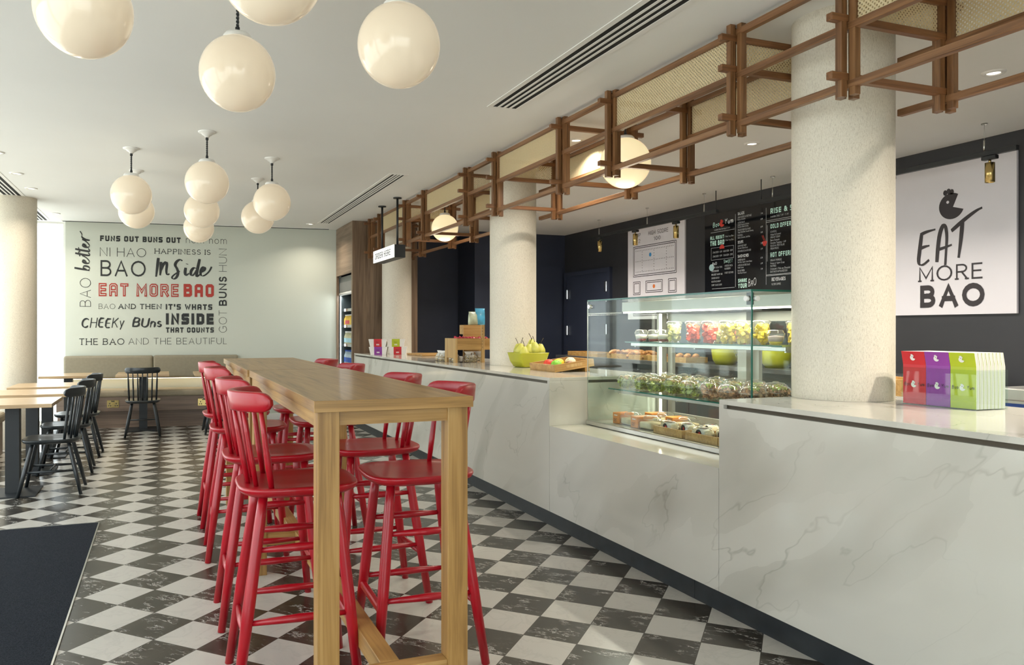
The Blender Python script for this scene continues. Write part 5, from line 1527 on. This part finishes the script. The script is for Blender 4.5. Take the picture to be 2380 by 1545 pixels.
# behind the right counter: wooden box with a jar, steel cooker
wx = tray_with((5.12, 4.17, .80), .3, .4, .16, 'pale wooden box with a glass jar right of the big column', None, 'box')
wx.location.z = .80
tb = thing('prep_table', 'steel preparation table behind the right end of the counter', 'table', (5.05, 3.85, 0))
MB().box(-.35, .35, -.2, .75, .765, .80, .004).build('tabletop', 'steel', tb)
for x in (-.3, .3):
    for y in (-.15, .7): MB().box(x - .02, x + .02, y - .02, y + .02, 0, .765).build('leg', 'steel', tb)
jr = thing('glass_jar', 'small glass jar of seeds on the wooden box', 'jar', (5.08, 4.22, .81))
MB().lathe([(0, 0), (.05, 0), (.052, .16), (.04, .18), (.04, .2)], 18).build('jar', 'cup', jr); MB().lathe([(0, .004), (.045, .004), (.045, .14), (0, .145)], 16).build('seeds', fm['popcorn'], jr); MB().lathe([(.043, .195), (.043, .225), (0, .226)], 18).build('lid', 'steel', jr)
ck = thing('cooker', 'stainless steel appliance with a blue panel and red switch', 'appliance', (4.75, 2.2, 0))
MB().box(0, .6, 0, 1.0, 0, .90, .004).build('cabinet', 'steel', ck)
MB().box(-.03, .6, -.02, 1.02, .90, .97, .006).build('worktop', 'steel', ck)
pn = MB().box(-.006, 0, .70, .98, .78, .88).build('control_panel', plain('blue_panel', (.01, .06, .32), .3), ck)
MB().box(-.014, -.006, .84, .89, .80, .86, .002).build('rocker_switch', 'red_print', pn)

# ================================================================== WOODEN FRIDGE SURROUND
RX, RY0, RY1 = 2.41, 10.21, 11.262
sr = thing('fridge_surround', 'walnut panelled surround housing the open drinks fridge', 'cabinet', (RX, RY0, 0)); sr.location = (0, 0, 0)
MB().box(RX, 3.34, RY0, RY0 + .04, 0, CEIL - .002).build('end_panel', 'walnut_z', sr)
MB().box(RX, RX + .03, RY0 + .04, RY1, 2.10, CEIL - .002).build('fascia', 'walnut_x', sr)
MB().box(RX, RX + .03, RY0 + .04, RY0 + .07, 0, 2.10).box(RX, RX + .03, RY1 - .05, RY1, 0, 2.10).build('jamb', 'walnut_z', sr)
MB().box(RX, RX + .03, RY0 + .07, RY1 - .05, 0, .12).build('kickboard', 'walnut_x', sr)
MB().box(3.30, 3.34, RY0 + .04, 11.38, 0, CEIL - .002).build('back_panel', 'walnut_z', sr)
fr = thing('drinks_fridge', 'open-fronted drinks fridge with lit shelves of bottles', 'fridge', (RX, RY0, 0)); fr.location = (0, 0, 0)
FY0, FY1, FXB = RY0 + .075, RY1 - .055, 3.05
m = MB(); m.box(FXB, FXB + .03, FY0, FY1, .13, 2.08); m.box(RX + .04, FXB, FY0, FY0 + .015, .13, 2.08); m.box(RX + .04, FXB, FY1 - .015, FY1, .13, 2.08); m.box(RX + .04, FXB, FY0 + .015, FY1 - .015, .13, .3); m.box(RX + .04, FXB, FY0 + .015, FY1 - .015, 2.0, 2.08)
m.build('cabinet_body', 'dark_fridge', fr)
MB().box(RX + .035, RX + .06, FY0 + .015, FY1 - .015, 1.86, 2.0).build('top_canopy', plain('grey_canopy', (.16, .16, .155), .4), fr)
MB().tube([(RX + .05, FY0 + .02, 1.835), (RX + .05, FY1 - .02, 1.835)], .025, 14).build('roller_blind', 'white_plastic', fr)
for y in (FY1 - .05,): MB().box(RX + .042, RX + .052, y, y + .02, .32, 1.80).build('led_strip', 'led_cool', fr)
area_light('fridge_light', (RX + .06, (FY0 + FY1) / 2, 1.80), .03, 3, (.92, 1, 1), rot=(0, math.radians(25), 0), shape='RECTANGLE', size_y=.9)
zsh = (.80, 1.09, 1.365, 1.60)
for z in zsh:
    sh = MB().box(RX + .09, FXB, FY0 + .016, FY1 - .016, z - .012, z).build('shelf', 'steel', fr)
    MB().box(RX + .08, RX + .09, FY0 + .016, FY1 - .016, z - .022, z + .018).build('price_rail', 'chrome', sh)
bm_ = {'juice': plain('juice', (.70, .45, .05), .25, var=.2), 'juice_red': plain('red_juice', (.55, .05, .05), .3), 'water': plain('water_bottle', (.30, .38, .42), .12, var=.1), 'blue': plain('blue_label', (.01, .07, .35), .4), 'sky': plain('light_blue_label', (.35, .58, .66), .4), 'tea': plain('tea_bottle', (.42, .40, .24), .15)}
protos = {}
def bottle(kind, loc):
    if kind in protos: return dup(protos[kind], loc)
    lb, body, lab, capm, R, H = {'yellow': ('yellow juice bottle on the second shelf of the wall fridge', 'juice', 'juice', 'white_card', .032, .17), 'red': ('juice bottle with red label on the second shelf of wall fridge', 'juice', 'juice_red', 'white_card', .032, .17),
                           'tea': ('bottle with light blue label on the third shelf of wall fridge', 'tea', 'sky', 'white_card', .03, .2), 'water': ('water bottle with dark blue label on the lowest fridge shelf', 'water', 'blue', 'blue', .031, .215)}[kind]
    o = thing('drink_bottle', lb, 'bottle', loc, 0, kind + ' bottles in the wall fridge'); o['group'] = {'yellow': 'yellow juice bottles in the fridge', 'red': 'red-labelled juice bottles in the fridge', 'tea': 'light blue labelled bottles in the fridge', 'water': 'water bottles in the fridge'}[kind]
    MB().lathe([(0, 0), (R * .95, 0), (R, .01), (R, H * .6), (R * .45, H * .82), (R * .4, H * .9)], 14).build('body', bm_[body], o)
    MB().lathe([(R * 1.02, H * .18), (R * 1.02, H * .5)], 14).build('label', bm_[lab], o)
    MB().lathe([(R * .46, H * .89), (R * .46, H), (0, H)], 12).build('cap', bm_[capm] if capm in bm_ else capm, o)
    protos[kind] = o
    return o


for row in range(2):
    for k in range(13):
        y = FY0 + .055 + k * .0705; x = RX + .135 + row * .075
        bottle('water', (x, y, zsh[0])); bottle('tea', (x, y, zsh[1])); bottle('red' if k in (8, 9, 10, 11) else 'yellow', (x, y, zsh[2]))
